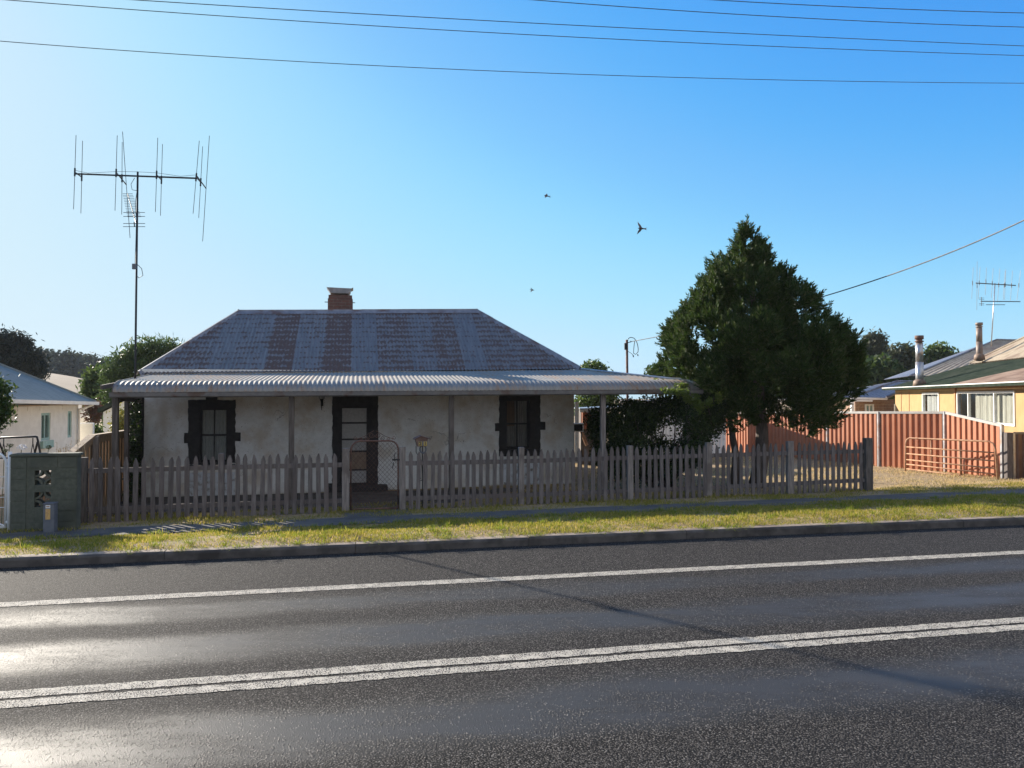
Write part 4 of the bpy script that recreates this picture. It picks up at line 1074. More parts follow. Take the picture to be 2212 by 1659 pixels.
while len(SP) < NS:
    c, q_, th = random.choices(LUMPS, wts)[0]; d = Vector((random.gauss(0, 1), random.gauss(0, 1), random.gauss(0, 1))).normalized()
    out = Vector((math.cos(th), math.sin(th), .35))
    if d.dot(out) < -.25: continue
    p = c + Vector((d.x * q_, d.y * q_, d.z * q_ * 1.35)) * random.uniform(.6, 1.0); SP.append(tuple(p)); u = d * .75 + Vector((0, 0, .75)) + out * .25; SD.append(tuple(u))
# thin leaders at the top
for k in range(26):
    f = k / 25; SP.append((PY(1604, 520, TY).x + random.gauss(0, .012) + .02 * f, TY, lerp(PY(1604, 540, TY).z, PY(1605, 500, TY).z, f))); SD.append((random.gauss(0, .5), random.gauss(0, .5), .9))
NS = len(SP)
SP = np.array(SP); SD = unit(np.array(SD) + rng.normal(0, .22, (NS, 3)))
K = 17; ln = rng.uniform(.14, .32, NS)
side = unit(np.cross(SD, rdir(NS)))
Pl, Al, Bl = [], [], []
for k in range(K):
    f = k / (K - 1); sg = 1 if k % 2 else -1
    ld = unit(SD * .8 + side * sg * (.65 - .35 * f) + rng.normal(0, .22, (NS, 3)))
    ll = (ln * .30 * (1.15 - .6 * f))[:, None]
    org = SP + SD * (ln * f)[:, None]
    Pl.append(org + ld * ll * .8); Al.append(ld * ll); Bl.append(unit(np.cross(ld, rdir(NS))) * ll * .26)
quads('crown', np.concatenate(Pl), np.concatenate(Al), np.concatenate(Bl), M['conifer'], cy)
# ------------------------------------------------------------------ climbing shrub under the verandah end
vb = H(S(1430, 17.2), 17.2, zg(S(1430, 17.2), 17.2))
vn = thing('climbing_shrub', 'dense leafy climber filling the right end of the verandah behind the fence', 'shrub', vb)
bl = []
for (px, py, w, rx, rz) in ((1300, 925, 17.9, .42, .62), (1312, 985, 17.7, .42, .6), (1345, 900, 17.6, .45, .5), (1345, 960, 17.6, .5, .6), (1395, 890, 17.4, .5, .42), (1390, 945, 17.4, .5, .55), (1440, 885, 17.2, .5, .45), (1440, 985, 17.2, .55, .45), (1490, 880, 17.0, .5, .45), (1500, 950, 17.0, .4, .4), (1525, 875, 16.8, .42, .42), (1540, 915, 16.8, .35, .35), (1490, 985, 17.0, .5, .4), (1380, 1010, 17.3, .5, .4), (1545, 890, 16.6, .25, .3), (1488, 900, 16.3, .3, .5), (1500, 975, 16.3, .35, .4), (1290, 905, 17.8, .3, .35), (1335, 930, 17.2, .35, .6), (1365, 965, 17.0, .4, .5), (1400, 905, 17.0, .4, .35), (1520, 925, 16.4, .3, .4), (1365, 885, 17.0, .4, .25), (1460, 875, 16.8, .5, .25), (1450, 1010, 16.8, .5, .3), (1330, 1010, 17.2, .4, .35)):
    p = PW(px, py, w); bl.append((np.array(p), np.array((rx, .5, rz))))
P = clumps(blob_points(bl, 8200, .3), 5, .05)
A, B = leaves(P, .036, .6, .2); quads('foliage', P, A, B, M['vine'], vn)
q = MB()
for c, r_ in bl:
    c = Vector(c); q.tube([vb + Vector((random.uniform(-.25, .25), random.uniform(-.1, .1), -.05)), vb.lerp(c, .5) + Vector((random.uniform(-.2, .2), 0, .1)), c], [.03, .02, .008], 6)
q.build('stems', M['bark'], vn, True)
fb_ = H(S(1510, 15.7), 15.7, 0); fb_.z = zg(*SWc(fb_))
fr = thing('rambling_creeper', 'bright sunlit creeper sprays draped over the right end of the gutter', 'creeper', PW(1500, 860, 16.0))
bl = []
for (px, py, w, rx, rz) in ((1445, 846, 15.95, .16, .07), (1470, 848, 15.95, .2, .1), (1495, 862, 15.95, .2, .13), (1510, 880, 15.95, .13, .13), (1530, 868, 15.95, .1, .12), (1552, 858, 15.95, .07, .15), (1470, 833, 16.3, .2, .05), (1420, 826, 16.8, .25, .05)):
    p = PW(px, py, w); bl.append((np.array(p), np.array((rx, .14, rz))))
P = clumps(blob_points(bl, 420, .2), 4, .03); A, B = leaves(P, .035, .6); quads('foliage', P, A, B, M['creeper'], fr)
q = MB(); q.tube([PW(1540, 930, 16.6), PW(1530, 880, 16.1), PW(1500, 858, 15.95), PW(1450, 845, 15.95)], [.014, .012, .009, .004], 6); q.tube([PW(1500, 858, 15.95), PW(1480, 838, 16.2), PW(1415, 826, 16.8)], .006, 5); q.tube([PW(1530, 880, 16.1), PW(1552, 848, 15.95)], .005, 5)
q.build('stems', M['bark'], fr)

# ------------------------------------------------------------------ right: terracotta sheet fence
FP = [(1560, 984, 31.5), (1644, 990, 28.9), (1788, 1004, 25.8), (1899, 1019, 23.8), (2042, 1029, 21.9), (2166, 1048, 20.0)]
pb = []
for px, py, Y in FP:
    p = PY(px, py, Y); pb.append(p)
sf = thing('sheet_metal_fence', 'terracotta ribbed steel fence with pale rails along the driveway', 'steel fence', pb[-1])
ztp = [p.z + 1.85 for p in pb]
for i, (px, py, Y) in enumerate(FP): ztp[i] = PY(px, 891 if i < 5 else 919.5, Y).z
def trap(x, p=.19):
    x = (x % p) / p
    return 0 if x < .42 else ((x - .42) / .08 if x < .5 else (1 if x < .92 else (1 - x) / .08))
for i in range(len(pb) - 1):
    a, b_ = pb[i], pb[i + 1]; d = Vector((b_.x - a.x, b_.y - a.y, 0)); Ld = d.length; d /= Ld; nr = Vector((d.y, -d.x, 0))
    if nr.dot(Vector((-1, -.4, 0))) < 0: nr = -nr
    n = int(Ld / .0158); vs = []; fs = []
    for k in range(n + 1):
        t = k / n; off = nr * (trap(t * Ld) * .034 - .017)
        p = a + (b_ - a) * t; z0 = lerp(a.z, b_.z, t) + .06; z1 = lerp(ztp[i], ztp[i + 1], t) - .03
        vs += [Vector((p.x, p.y, z0)) + off, Vector((p.x, p.y, z1)) + off]
    for k in range(n): fs.append((2 * k, 2 * k + 2, 2 * k + 3, 2 * k + 1))
    q = MB(); q.add(vs, fs); q.build('panel', M['fencesheet'], sf)
    q = MB(); q.bar(Vector((a.x, a.y, ztp[i])), Vector((b_.x, b_.y, ztp[i + 1])), .055, .075); q.build('rail', M['fencerail'], sf)
    q = MB(); q.bar(a + Vector((0, 0, .06)), b_ + Vector((0, 0, .06)), .055, .085); q.build('rail', M['fencerail'], sf)
for i, p in enumerate(pb):
    q = MB(); q.bar(Vector((p.x, p.y, p.z - .15)), Vector((p.x, p.y, ztp[i] + .03)), .075, .075); q.build('post', M['galv'], sf)
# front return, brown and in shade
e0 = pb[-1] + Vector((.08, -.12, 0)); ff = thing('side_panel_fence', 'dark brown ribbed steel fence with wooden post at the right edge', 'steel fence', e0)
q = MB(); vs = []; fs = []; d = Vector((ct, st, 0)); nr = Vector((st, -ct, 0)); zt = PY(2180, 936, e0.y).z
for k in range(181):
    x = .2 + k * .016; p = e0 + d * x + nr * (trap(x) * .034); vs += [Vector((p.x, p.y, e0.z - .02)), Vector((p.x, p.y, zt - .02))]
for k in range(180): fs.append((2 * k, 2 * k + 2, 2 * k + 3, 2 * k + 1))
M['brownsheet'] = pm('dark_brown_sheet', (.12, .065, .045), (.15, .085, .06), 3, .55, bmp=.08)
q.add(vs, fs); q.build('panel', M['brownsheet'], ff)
q = MB(); q.bar(e0 + d * .2 + Vector((0, 0, zt - e0.z)), e0 + d * 3.1 + Vector((0, 0, zt - e0.z)), .06, .06); q.build('rail', M['gutter'], ff)
q = MB(); q.bar(e0 + d * .0 + Vector((0, 0, -.1)), e0 + d * .0 + Vector((0, 0, zt - e0.z + .02)), .17, .17); q.build('post', M['wood'], ff, bevel=.008)
q = MB(); q.bar(e0 + d * .16 + Vector((0, 0, -.1)), e0 + d * .16 + Vector((0, 0, zt - e0.z)), .07, .07); q.build('metal_post', M['galv'], ff)
# leaning farm gate
q0, q1, q2, q3 = PY(1956, 1022, 22.2), PY(2156, 1049, 19.75), PY(2149, 954, 19.83), PY(1957, 946, 22.28)
fg = thing('farm_gate', 'rusty tubular farm gate leaning against the terracotta fence', 'gate', q0)
q = MB()
def gp(u, v): return q0.lerp(q1, u).lerp(q3.lerp(q2, u), v)
rim = [gp(0, 0), gp(0, .86), gp(.012, .95), gp(.045, 1), gp(.94, 1), gp(.985, .95), gp(1, .84), gp(1, 0)]
q.tube(rim, .026, 8); q.build('gate_frame', M['gaterust'], fg, True)
for v in (.745, .555, .385, .255, .125, .01):
    q = MB(); q.tube([gp(0, v), gp(1, v)], .019, 8); q.build('gate_bar', M['gaterust'], fg, True)
for u, r_ in ((.30, .018), (.625, .034)):
    q = MB(); q.tube([gp(u, .01) + Vector((.02, .01, 0)), gp(u, .99) + Vector((.02, .01, 0))], r_, 8); q.build('gate_upright', M['gaterust'], fg, True)

# ------------------------------------------------------------------ orange house
LW, RW = Vector((18.1, 35, 0)), Vector((14.9, 21.5, 0)); wd_ = (RW - LW).normalized(); nin = Vector((-wd_.y, wd_.x, 0))
if nin.x < 0: nin = -nin
oh = thing('apricot_house', 'apricot coloured house with green and rusty iron lean-to roof behind the terracotta fence', 'house', (LW.x, LW.y, -.3))
def OW(px, py, off=0.0):   # pixel on the wall plane pushed in by off
    d = ray(px, py); n = nin; p0 = LW + nin * off; k = (p0 - Vector((0, 0, EYE))).dot(n) / d.dot(n); return Vector((0, 0, EYE)) + d * k
def along(px): P_ = OW(px, 850); return (P_ - LW).dot(wd_)
LEN = (RW - LW).length; zE = 2.5
def ob(m, a0, a1, o0, o1, z0, z1):
    def p(a_, o_, z): v = LW + wd_ * a_ + nin * o_; return Vector((v.x, v.y, z))
    m.corners([p(a0, o0, z0), p(a1, o0, z0), p(a1, o1, z0), p(a0, o1, z0), p(a0, o0, z1), p(a1, o0, z1), p(a1, o1, z1), p(a0, o1, z1)])
w1 = (along(1993), along(2029)); w2 = (along(2068), along(2193))
wz1 = (.8, OW(2010, 848).z); wz2 = (OW(2190, 921).z, OW(2130, 845).z)
q = MB(); ob(q, 0, w1[0], 0, .15, -.5, zE - .05); ob(q, w1[0], w1[1], 0, .15, -.5, wz1[0]); ob(q, w1[0], w1[1], 0, .15, wz1[1], zE - .05); ob(q, w1[1], w2[0], 0, .15, -.5, zE - .05)
ob(q, w2[0], w2[1], 0, .15, -.5, wz2[0]); ob(q, w2[0], w2[1], 0, .15, wz2[1], zE - .05); ob(q, w2[1], LEN + 3.5, 0, .15, -.5, zE - .05)
ob(q, 0, .15, .152, 3.2, -.5, zE + .1); q.build('wall', M['orange'], oh)
q = MB()
for px in (1947, 1964): a_ = along(px); ob(q, a_ - .03, a_ + .03, -.02, -.001, -.5, zE - .1)
for px in (2065,): a_ = along(px); ob(q, a_ - .07, a_ + .07, -.05, -.001, -.5, zE - .06)
q.build('cover_strip', M['orangetrim'], oh)
def owindow(wr, wz, bars, cur, leftdark):
    q = MB(); t = .07; ob(q, wr[0], wr[0] + t, -.03, .08, *wz); ob(q, wr[1] - t, wr[1], -.03, .08, *wz); ob(q, wr[0] + t, wr[1] - t, -.03, .08, wz[1] - t, wz[1]); ob(q, wr[0] + t, wr[1] - t, -.03, .08, wz[0], wz[0] + t)
    for f in bars: a_ = lerp(wr[0], wr[1], f); ob(q, a_ - .03, a_ + .03, -.02, .07, wz[0] + t, wz[1] - t)
    win = q.build('window', M['white'], oh)
    q = MB(); ob(q, wr[0] + t * .5, wr[1] - t * .5, .03, .036, wz[0] + t * .5, wz[1] - t * .5); q.build('pane', M['glass'], win)
    q = MB(); k = 90; vs = []; fs = []
    for i in range(k + 1):
        a_ = lerp(lerp(wr[0], wr[1], leftdark) + .05, wr[1] - .05, i / k); o_ = .17 + .03 * math.sin(i * .7) + .02 * math.sin(i * 1.9); v = LW + wd_ * a_ + nin * o_
        vs += [Vector((v.x, v.y, wz[0] + .02)), Vector((v.x, v.y, wz[1] - .04 - .10 * abs(math.sin(i * .11))))]
    for i in range(k): fs.append((2 * i, 2 * i + 2, 2 * i + 3, 2 * i + 1))
    q.add(vs, fs); q.build('curtain', cur, win, True)
M['ocurt'] = pm('cream_net_curtain', (.62, .58, .50), (.48, .44, .37), 9, .9, bmp=.3, stretch=(3, 3, .25))
M['blind'] = pm('white_blind', (.75, .73, .70), (.68, .65, .62), 5, .8, bmp=.1)
owindow(w1, wz1, (), M['blind'], 0); owindow(w2, wz2, (.22, .68), M['ocurt'], .24)
q = MB(); ob(q, .2, LEN + 3.4, .6, .62, -.5, zE - .1); q.build('inner_wall', M['wooddark'], oh)
# lean-to roof
def osheet(name, mat, p00, p10, p11, p01, pitch=.2, amp=.02, parent=None):
    """ribs run from edge p00-p10 (eave) to p01-p11"""
    n = max(4, int((p10 - p00).length / pitch * 6)); vs = []; fs = []
    up = (p10 - p00).cross(p01 - p00).normalized(); up = up if up.z > 0 else -up
    for i in range(n + 1):
        t = i / n; c = amp * math.cos(2 * math.pi * t * (p10 - p00).length / pitch)
        for j in range(5): vs.append(p00.lerp(p10, t).lerp(p01.lerp(p11, t), j / 4) + up * c)
    for i in range(n):
        for j in range(4): fs.append((i * 5 + j, (i + 1) * 5 + j, (i + 1) * 5 + j + 1, i * 5 + j + 1))
    q = MB(); q.add(vs, fs); return q.build(name, mat, parent, True)
def OP(a_, o_, z): v = LW + wd_ * a_ + nin * o_; return Vector((v.x, v.y, z))
aG = along(2100)
osheet('lean_to_roof', M['greenroof'], OP(-.35, -.35, zE + .02), OP(aG - 1.5, -.35, zE + .02), OP(aG + 2.2, 3.3, 3.62), OP(-.35, 3.3, 3.62), .25, .012, oh)
osheet('lean_to_roof', M['brownroof'], OP(aG - 1.5, -.35, zE + .02), OP(LEN + 3.5, -.35, zE + .02), OP(LEN + 3.5, 3.3, 3.62), OP(aG + 2.2, 3.3, 3.62), .15, .018, oh)
q = MB(); q.bar(OP(-.4, -.42, zE - .02), OP(LEN + 3.5, -.42, zE - .02), .1, .1); q.build('gutter', M['greenroof'], oh)
q = MB(); q.bar(OP(-.4, -.475, zE + .035), OP(LEN + 3.5, -.475, zE + .035), .014, .03); q.build('gutter_lip', M['white'], oh)
E1 = OP(-.2, 3.25, 3.66); RT = Vector((25.5, 30.5, 6.6)); E2 = OP(LEN + 4, 3.25, 3.66); RT2 = RT + wd_ * (LEN)
osheet('main_roof', M['tanroof'], E1, E2, RT2, RT, .16, .022, oh)
BK = Vector((30, 38, 3.6))
osheet('main_roof', M['tanroof'], E1, BK, RT, RT, .16, .02, oh)
q = MB(); q.tube([E1 + Vector((0, 0, .02)), RT + Vector((0, 0, .04))], .06, 6); q.build('hip_cap', M['tanroof'], oh)
# higher roof further back
C1, C2 = PY(1966, 812, 42), PY(2110, 812, 40); T1, T2 = PY(2153, 734, 46), PY(2290, 738, 46); 
bh = thing('rear_house', 'tan iron hip roof of a farther house rising behind the apricot house', 'house', (C1.x + 2, 44, -.3))
C2b = C1 + (C2 - C1) * 4.0
osheet('roof', M['tanroof'], C1, C2b, T2, T1, .3, .02, bh)
C3 = C1 + Vector((3, 9, 0)); osheet('roof', M['slateroof'], C1, C3, T1, T1, .3, .02, bh)
q = MB(); q.bar(C1 + Vector((-.1, 0, -.08)), C2b + Vector((0, 0, -.08)), .12, .14); q.build('gutter', M['greenroof'], bh)
q = MB(); q.tube([C1, T1], .07, 6); q.tube([T1, T2], .07, 6); q.build('ridge_cap', M['cap'], bh)
a0, a1 = C1 + Vector((.8, .8, 0)), C2b + Vector((0, .8, 0)); q = MB(); q.corners([Vector((v.x, v.y, z)) for z in (-.5, C1.z - .1) for v in (a0, a1, a1 + Vector((4.5, 6, 0)), a0 + Vector((4.5, 6, 0)))]); q.build('wall', M['orange'], bh)
# flues
def flue(px0, px1, y0, y1, Y, mat, label, capmat):
    r_ = (px1 - px0) / 2 / F * Y * .88; b0 = PY((px0 + px1) / 2, y0, Y); t0 = PY((px0 + px1) / 2, y1, Y); b0 = Vector((b0.x, b0.y, b0.z)); t0 = Vector((b0.x, b0.y, t0.z))
    fl = thing('flue', label, 'flue', b0, 'metal flues on the right-hand roofs'); h = t0.z - b0.z
    q = MB(); q.tube([b0 - Vector((0, 0, .25)), b0 + Vector((0, 0, h * .42))], r_, 16); q.tube([b0 + Vector((0, 0, h * .42)), b0 + Vector((0, 0, h * .84))], r_ * .94, 16); q.build('pipe', mat, fl, True)
    q = MB(); q.tube([b0 + Vector((0, 0, h * .86)), b0 + Vector((0, 0, h * .885))], r_ * 1.12, 16); q.tube([b0 + Vector((0, 0, h * .92)), t0], r_ * 1.12, 16); q.tube([b0 + Vector((0, 0, h * .84)), b0 + Vector((0, 0, h * .95))], r_ * .8, 12); q.build('cowl', capmat, fl, True)
    q = MB(); q.tube([b0 - Vector((0, 0, .2)), b0 + Vector((0, 0, .02)), b0 + Vector((0, 0, .08))], [r_ * 1.7, r_ * 1.5, r_ * 1.05], 14); q.build('flashing', M['brownroof'], fl, True)
M['flue2'] = pm('dull_brown_flue', (.17, .125, .10), (.23, .175, .145), 5, .6, .2, bmp=.1)
flue(1977.5, 1995.5, 824, 725, 31, M['galv'], 'shiny galvanised flue with rusty cap on the green roof corner', M['rustpipe'])
flue(2108.5, 2123, 768, 697, 33, M['flue2'], 'dull brown metal flue by the tan hip roof', M['flue2'])
# antenna on that house
ra = thing('tv_antenna', 'smaller television antenna with two booms above the apricot house roof', 'tv antenna', ar(872, 1720))
q = MB(); q.tube([ar(868, 1760), ar(945, 455)], .022, 8); q.build('mast', M['galv'], ra, True)
q = MB(); q.tube([ar(545, 450), ar(1375, 500)], .022, 6); q.build('boom', M['black'], ra)
for i, (t1, b1) in enumerate((((497, 125), (465, 780)), ((577, 0), (570, 1010)), ((638, 115), (598, 780)), ((770, 130), (745, 700)), ((910, 145), (870, 760)), ((1048, 150), (1000, 830)), ((1172, 165), (1145, 800)), ((1160, 200), (1115, 800)), ((1310, 190), (1268, 810)), ((1480, 185), (1400, 810)))):
    q = MB(); q.tube([ar(*t1), ar(*b1)], .0075, 5); c = ar(*t1).lerp(ar(*b1), .5); q.tube([c - Vector((0, 0, .1)), c + Vector((0, 0, .1))], .018, 6); q.build('antenna_rod', M['wire'], ra)
q = MB(); q.tube([ar(650, 828), ar(1470, 836)], .02, 6)
for i in range(14): c = ar(980 + i * 36, 835); q.tube([c - Vector((.03, .12, .03)), c + Vector((.03, .12, .03))], .008, 5)
for y in (760, 790, 875, 905): c = ar(668, y); q.tube([c - Vector((.12, 0, 0)), c + Vector((.12, 0, 0))], .008, 5)
q.tube([ar(668, 740), ar(668, 925)], .012, 5); q.tube([ar(760, 900), ar(1150, 900)], .014, 6); q.build('uhf_yagi', M['black'], ra)

# brick outbuilding
BY = 36.0
bo = thing('brick_outbuilding', 'small brown brick outbuilding with grey iron roof behind the terracotta fence', 'shed', PY(1890, 905, BY))
def bq(px, py, dy=0): return PY(px, py, BY + dy)
b0, b1 = bq(1847, 863), bq(1931, 863); 
q = MB(); wx0, wx1 = bq(1868, 880).x, bq(1887, 880).x; zt = bq(1880, 873).z
q.bx(((b0.x + wx0) / 2, BY + .1, .7), (wx0 - b0.x, .2, 2.6)); q.bx(((b1.x + wx1) / 2, BY + .1, .7), (b1.x - wx1, .2, 2.6)); q.bx(((wx0 + wx1) / 2, BY + .1, (2.0 + zt) / 2), (wx1 - wx0, .2, 2.0 - zt)); q.bx(((wx0 + wx1) / 2, BY + .1, .2), (wx1 - wx0, .2, 1.6))
q.bx((b0.x + .1, BY + 2.3, .7), (.2, 4.2, 2.6)); q.build('wall', M['brickhouse'], bo)
q = MB(); t = .07; q.bx((wx0 + t / 2, BY, (1 + zt) / 2), (t, .1, zt - 1)); q.bx((wx1 - t / 2, BY, (1 + zt) / 2), (t, .1, zt - 1)); q.bx(((wx0 + wx1) / 2, BY, zt - t / 2), (wx1 - wx0 - 2 * t, .1, t)); q.bx(((wx0 + wx1) / 2, BY, (1 + zt - t) / 2), (.05, .08, zt - 1 - t))
bwin = q.build('window', M['white'], bo)
q = MB(); q.bx(((wx0 + wx1) / 2, BY + .06, (1 + zt) / 2), (wx1 - wx0 - t, .01, zt - 1)); q.build('pane', M['greenpaint'], bwin)
osheet('roof', M['slateroof'], bq(1840, 858, -.4), bq(1915, 860, -.4), bq(1980, 825, 2.4), bq(1937, 824, 2.4), .2, .02, bo)
osheet('roof', M['slateroof'], bq(1840, 858, -.4), bq(1840, 858, -.4) + Vector((0, 5.6, 0)), bq(1937, 824, 2.4), bq(1937, 824, 2.4), .2, .02, bo)
q = MB(); q.bar(bq(1838, 860, -.45), bq(1916, 862, -.45), .1, .1); q.build('gutter', M['white'], bo)
q = MB(); q.tube([bq(1840, 857, -.4), bq(1937, 823.5, 2.4)], .06, 6); q.tube([bq(1937, 823.5, 2.4), bq(1980, 824, 2.4)], .06, 6); q.tube([bq(1915, 859, -.4), bq(1932, 851, -.4)], .08, 6); q.build('ridge_cap', M['cap'], bo)
q = MB(); q.bar(bq(1841, 900, -.5), bq(1841, 864, -.5), .14, .14); q.bar(bq(1830, 865, -.5), bq(1884, 866, -.5), .1, .08); q.build('porch_post', M['white'], bo)

# ------------------------------------------------------------------ sheds behind the cottage
wsY = 27.0
ws = thing('white_shed', 'white corrugated shed glimpsed behind the climber and cypress trunk', 'shed', PY(1480, 985, wsY))
q = MB(); a, b_ = PY(1372, 868, wsY), PY(1568, 868, wsY + 1.0); n = 150; vs = []; fs = []
for k in range(n + 1):
    p = a.lerp(b_, k / n); o_ = .02 * math.cos(k * 1.05); z0 = PY(1480, 985, wsY).z; vs += [Vector((p.x, p.y + o_, z0)), Vector((p.x, p.y + o_, p.z))]
for k in range(n): fs.append((2 * k, 2 * k + 2, 2 * k + 3, 2 * k + 1))
q.add(vs, fs); q.build('wall', M['white'], ws)
zt = a.z; q = MB(); q.corners([Vector((x, y, z)) for z in (-.5, zt - .02) for x, y in ((a.x, a.y + .15), (b_.x, b_.y + .15), (b_.x, b_.y + 3), (a.x, a.y + 3))]); q.build('rear_body', M['white'], ws)
q = MB(); q.corners([Vector((x, y, z)) for z in (zt + .0, zt + .05) for x, y in ((a.x - .15, a.y - .2), (b_.x + .15, b_.y - .2), (b_.x + .15, b_.y + 3.2), (a.x - .15, a.y + 3.2))]); q.build('roof', M['slateroof'], ws)
bsY = 25.0
bsd = thing('garden_shed', 'rust brown corrugated shed with white fascia seen past the cottage corner', 'shed', PY(1268, 960, bsY))
q = MB(); a, b_ = PY(1256, 889, bsY), PY(1300, 889, bsY); n = 40; vs = []; fs = []; zb = PY(1268, 926, bsY).z
for k in range(n + 1):
    p = a.lerp(b_, k / n); o_ = .03 * math.cos(k * 1.25); vs += [Vector((p.x, p.y + o_, zb)), Vector((p.x, p.y + o_, p.z))]
for k in range(n): fs.append((2 * k, 2 * k + 2, 2 * k + 3, 2 * k + 1))
q.add(vs, fs); q.build('wall', M['fencesheet'], bsd)
q = MB(); q.bx(((a.x + b_.x) / 2, bsY + .12, zb - .45), (b_.x - a.x, .1, .88)); q.bx(((a.x + b_.x) / 2, bsY + 1.2, .5), (b_.x - a.x, 2.0, 2.2)); q.build('base_wall', M['wooddark'], bsd)
q = MB(); q.bar(PY(1252, 886, bsY - .1), PY(1305, 887, bsY - .1), .06, .14); q.build('fascia', M['white'], bsd)
q = MB(); p = PY(1252, 884.5, bsY - .3); q.corners([Vector((x, y, z + dz)) for dz in (0, .03) for x, y, z in ((p.x, p.y, p.z), (p.x + 2.6, p.y, p.z + .12), (p.x + 2.6, p.y + 2.6, p.z + .12), (p.x, p.y + 2.6, p.z))]); q.build('roof', M['galv'], bsd)
q = MB(); q.bar(PY(1246, 1000, bsY - .6), PY(1246, 868, bsY - .6), .12, .12); q.build('white_post', M['white'], bsd)
q = MB(); q.bar(PY(1254, 928, bsY - .3), PY(1268, 962, bsY - .3), .1, .1); q.build('brace', M['gaterust'], bsd)
vt = thing('window_unit', 'white box air conditioner jutting out behind the cottage corner', 'air conditioner', PY(1249, 942, 23.4))
q = MB(); c = PY(1249, 932, 23.4); q.bx(c + Vector((0, .18, 0)), (.36, .34, .03)); q.bx(c + Vector((0, .18, .24)), (.36, .34, .03)); q.bx(c + Vector((-.165, .18, .12)), (.03, .34, .21)); q.bx(c + Vector((.165, .18, .12)), (.03, .34, .21)); q.build('casing', M['white'], vt)
q = MB(); q.bx(c + Vector((0, .22, .12)), (.29, .2, .2)); q.build('grille', M['black'], vt)
q = MB(); q.bar(c + Vector((-.12, .18, -.01)), Vector((c.x - .12, c.y + .18, zg(*SWc(c)))), .035, .035); q.bar(c + Vector((.12, .18, -.01)), Vector((c.x + .12, c.y + .18, zg(*SWc(c)))), .035, .035); q.build('stand', M['black'], vt)

# power pole and service cable
YP = 24.5
pp = thing('service_pole', 'thin dark service pole with looped cables rising behind the verandah roof', 'pole', PY(1355, 1000, YP))
q = MB(); q.tube([PY(1357, 1005, YP), PY(1354, 734, YP)], .042, 8); q.build('pole_shaft', M['rustpipe'], pp, True)
def zp(x, y, Y=YP - .05): return PY(1313.3 + .0729 * x, 702.7 + .0729 * y, Y)
q = MB(); q.tube([zp(580, 470), zp(600, 400), zp(650, 362), zp(700, 358), zp(770, 380), zp(840, 460), zp(880, 580), zp(897, 700), zp(890, 790), zp(820, 860), zp(760, 830), zp(765, 700), zp(775, 580), zp(795, 475)], .012, 6)
q.tube([zp(590, 770), zp(690, 830), zp(740, 880)], .008, 5); q.tube([zp(590, 515), zp(690, 490), zp(700, 480), zp(650, 465)], .012, 5); q.build('cable_loop', M['black'], pp)
q = MB(); q.tube([zp(742, 880), zp(758, 945)], .018, 6); q.tube([zp(880, 855), zp(890, 910)], .018, 6); q.build('connector', M['black'], pp)
q = MB(); q.bx(zp(528, 625, YP), (.09, .09, .22)); q.build('fuse_box', M['black'], pp)
def wire(label, pts, r_, name='power_line', group=None):
    q = MB(); pts = [Vector(p) for p in pts]; out = []
    n = 40
    for i in range(n + 1):     # quadratic through three points
        t = i / n; l0, l1, l2 = 2 * (t - .5) * (t - 1), -4 * t * (t - 1), 2 * t * (t - .5)
        out.append(pts[0] * l0 + pts[1] * l1 + pts[2] * l2)
    q.tube(out, r_, 6); return tag(q.build(name, M['wire'], None, True), label, 'cable', group)
wire('twisted service cable sloping from the cypress up to the right', [zp(700, 480), PY(1800, 634, 17.5), PY(2330, 415, 12)], .012, 'service_cable')
PWR = [((0, 86), (1106, 155), (2212, 181), 14.6, 'lowest overhead power line spanning the whole sky'), ((40, 0), (1106, 73), (2212, 121), 13.3, 'overhead power line just above the lowest wire'),
       ((315, 0), (1106, 47.5), (2212, 100), 12.7, 'overhead power line in the middle of the five wires'), ((1130, 0), (1660, 35), (2212, 57), 11.7, 'overhead power line second from the top right corner'), ((1560, 0), (1880, 18), (2212, 30), 11.1, 'highest overhead power line crossing only the top right corner')]
for p0, p1, p2, d, lab in PWR:
    w = d * ct
    # fit y = a + b x + c x^2 through the photo's points and carry the same curve past the frame
    cf = np.polyfit([p0[0], p1[0], p2[0]], [p0[1], p1[1], p2[1]], 2)
    xs_ = [max(-700, p0[0] - 900), 1106, 2700] if p0[0] < 1000 else [p0[0] - 800, 1700, 2700]
    wire(lab, [PW(x, float(np.polyval(cf, x)), w) for x in xs_], .0062, group='overhead power lines along the street')

# ------------------------------------------------------------------ birds
def bird(px, py, Y, head, wings, label, scale=1.0):
    c = PY(px, py, Y); b = thing('swallow', label, 'bird', c, 'swallows flying above the cottage'); h = Vector(head).normalized()
    q = MB(); q.tube([c - h * .10 * scale, c - h * .05 * scale, c, c + h * .05 * scale, c + h * .085 * scale], [.004 * scale, .018 * scale, .026 * scale, .02 * scale, .004 * scale], 8); q.build('body', M['bird'], b, True)
    for wv, mt in wings:
        wv = Vector(wv) * scale; q = MB(); tip = c + wv; e = c + wv * .5 + h * .03 * scale
        q.slab([c + h * .035 * scale, e, tip, c + wv * .45 - h * .035 * scale, c - h * .035 * scale], Vector((0, .006, .003))); q.build('wing', M[mt], b)
    q = MB(); q.slab([c - h * .07 * scale + Vector((0, 0, .01)) * scale, c - h * .15 * scale + Vector((0, 0, .035)) * scale, c - h * .12 * scale, c - h * .15 * scale - Vector((0, 0, .03)) * scale, c - h * .07 * scale - Vector((0, 0, .01)) * scale], Vector((0, .006, 0))); q.build('tail', M['birdwing'], b)
bird(1385, 493.5, 19, (-1, .1, .12), [((-.08, .08, .20), 'birdwing'), ((-.12, -.06, -.17), 'bird')], 'dark swallow with both wings spread nearest the cypress top', 1.0)
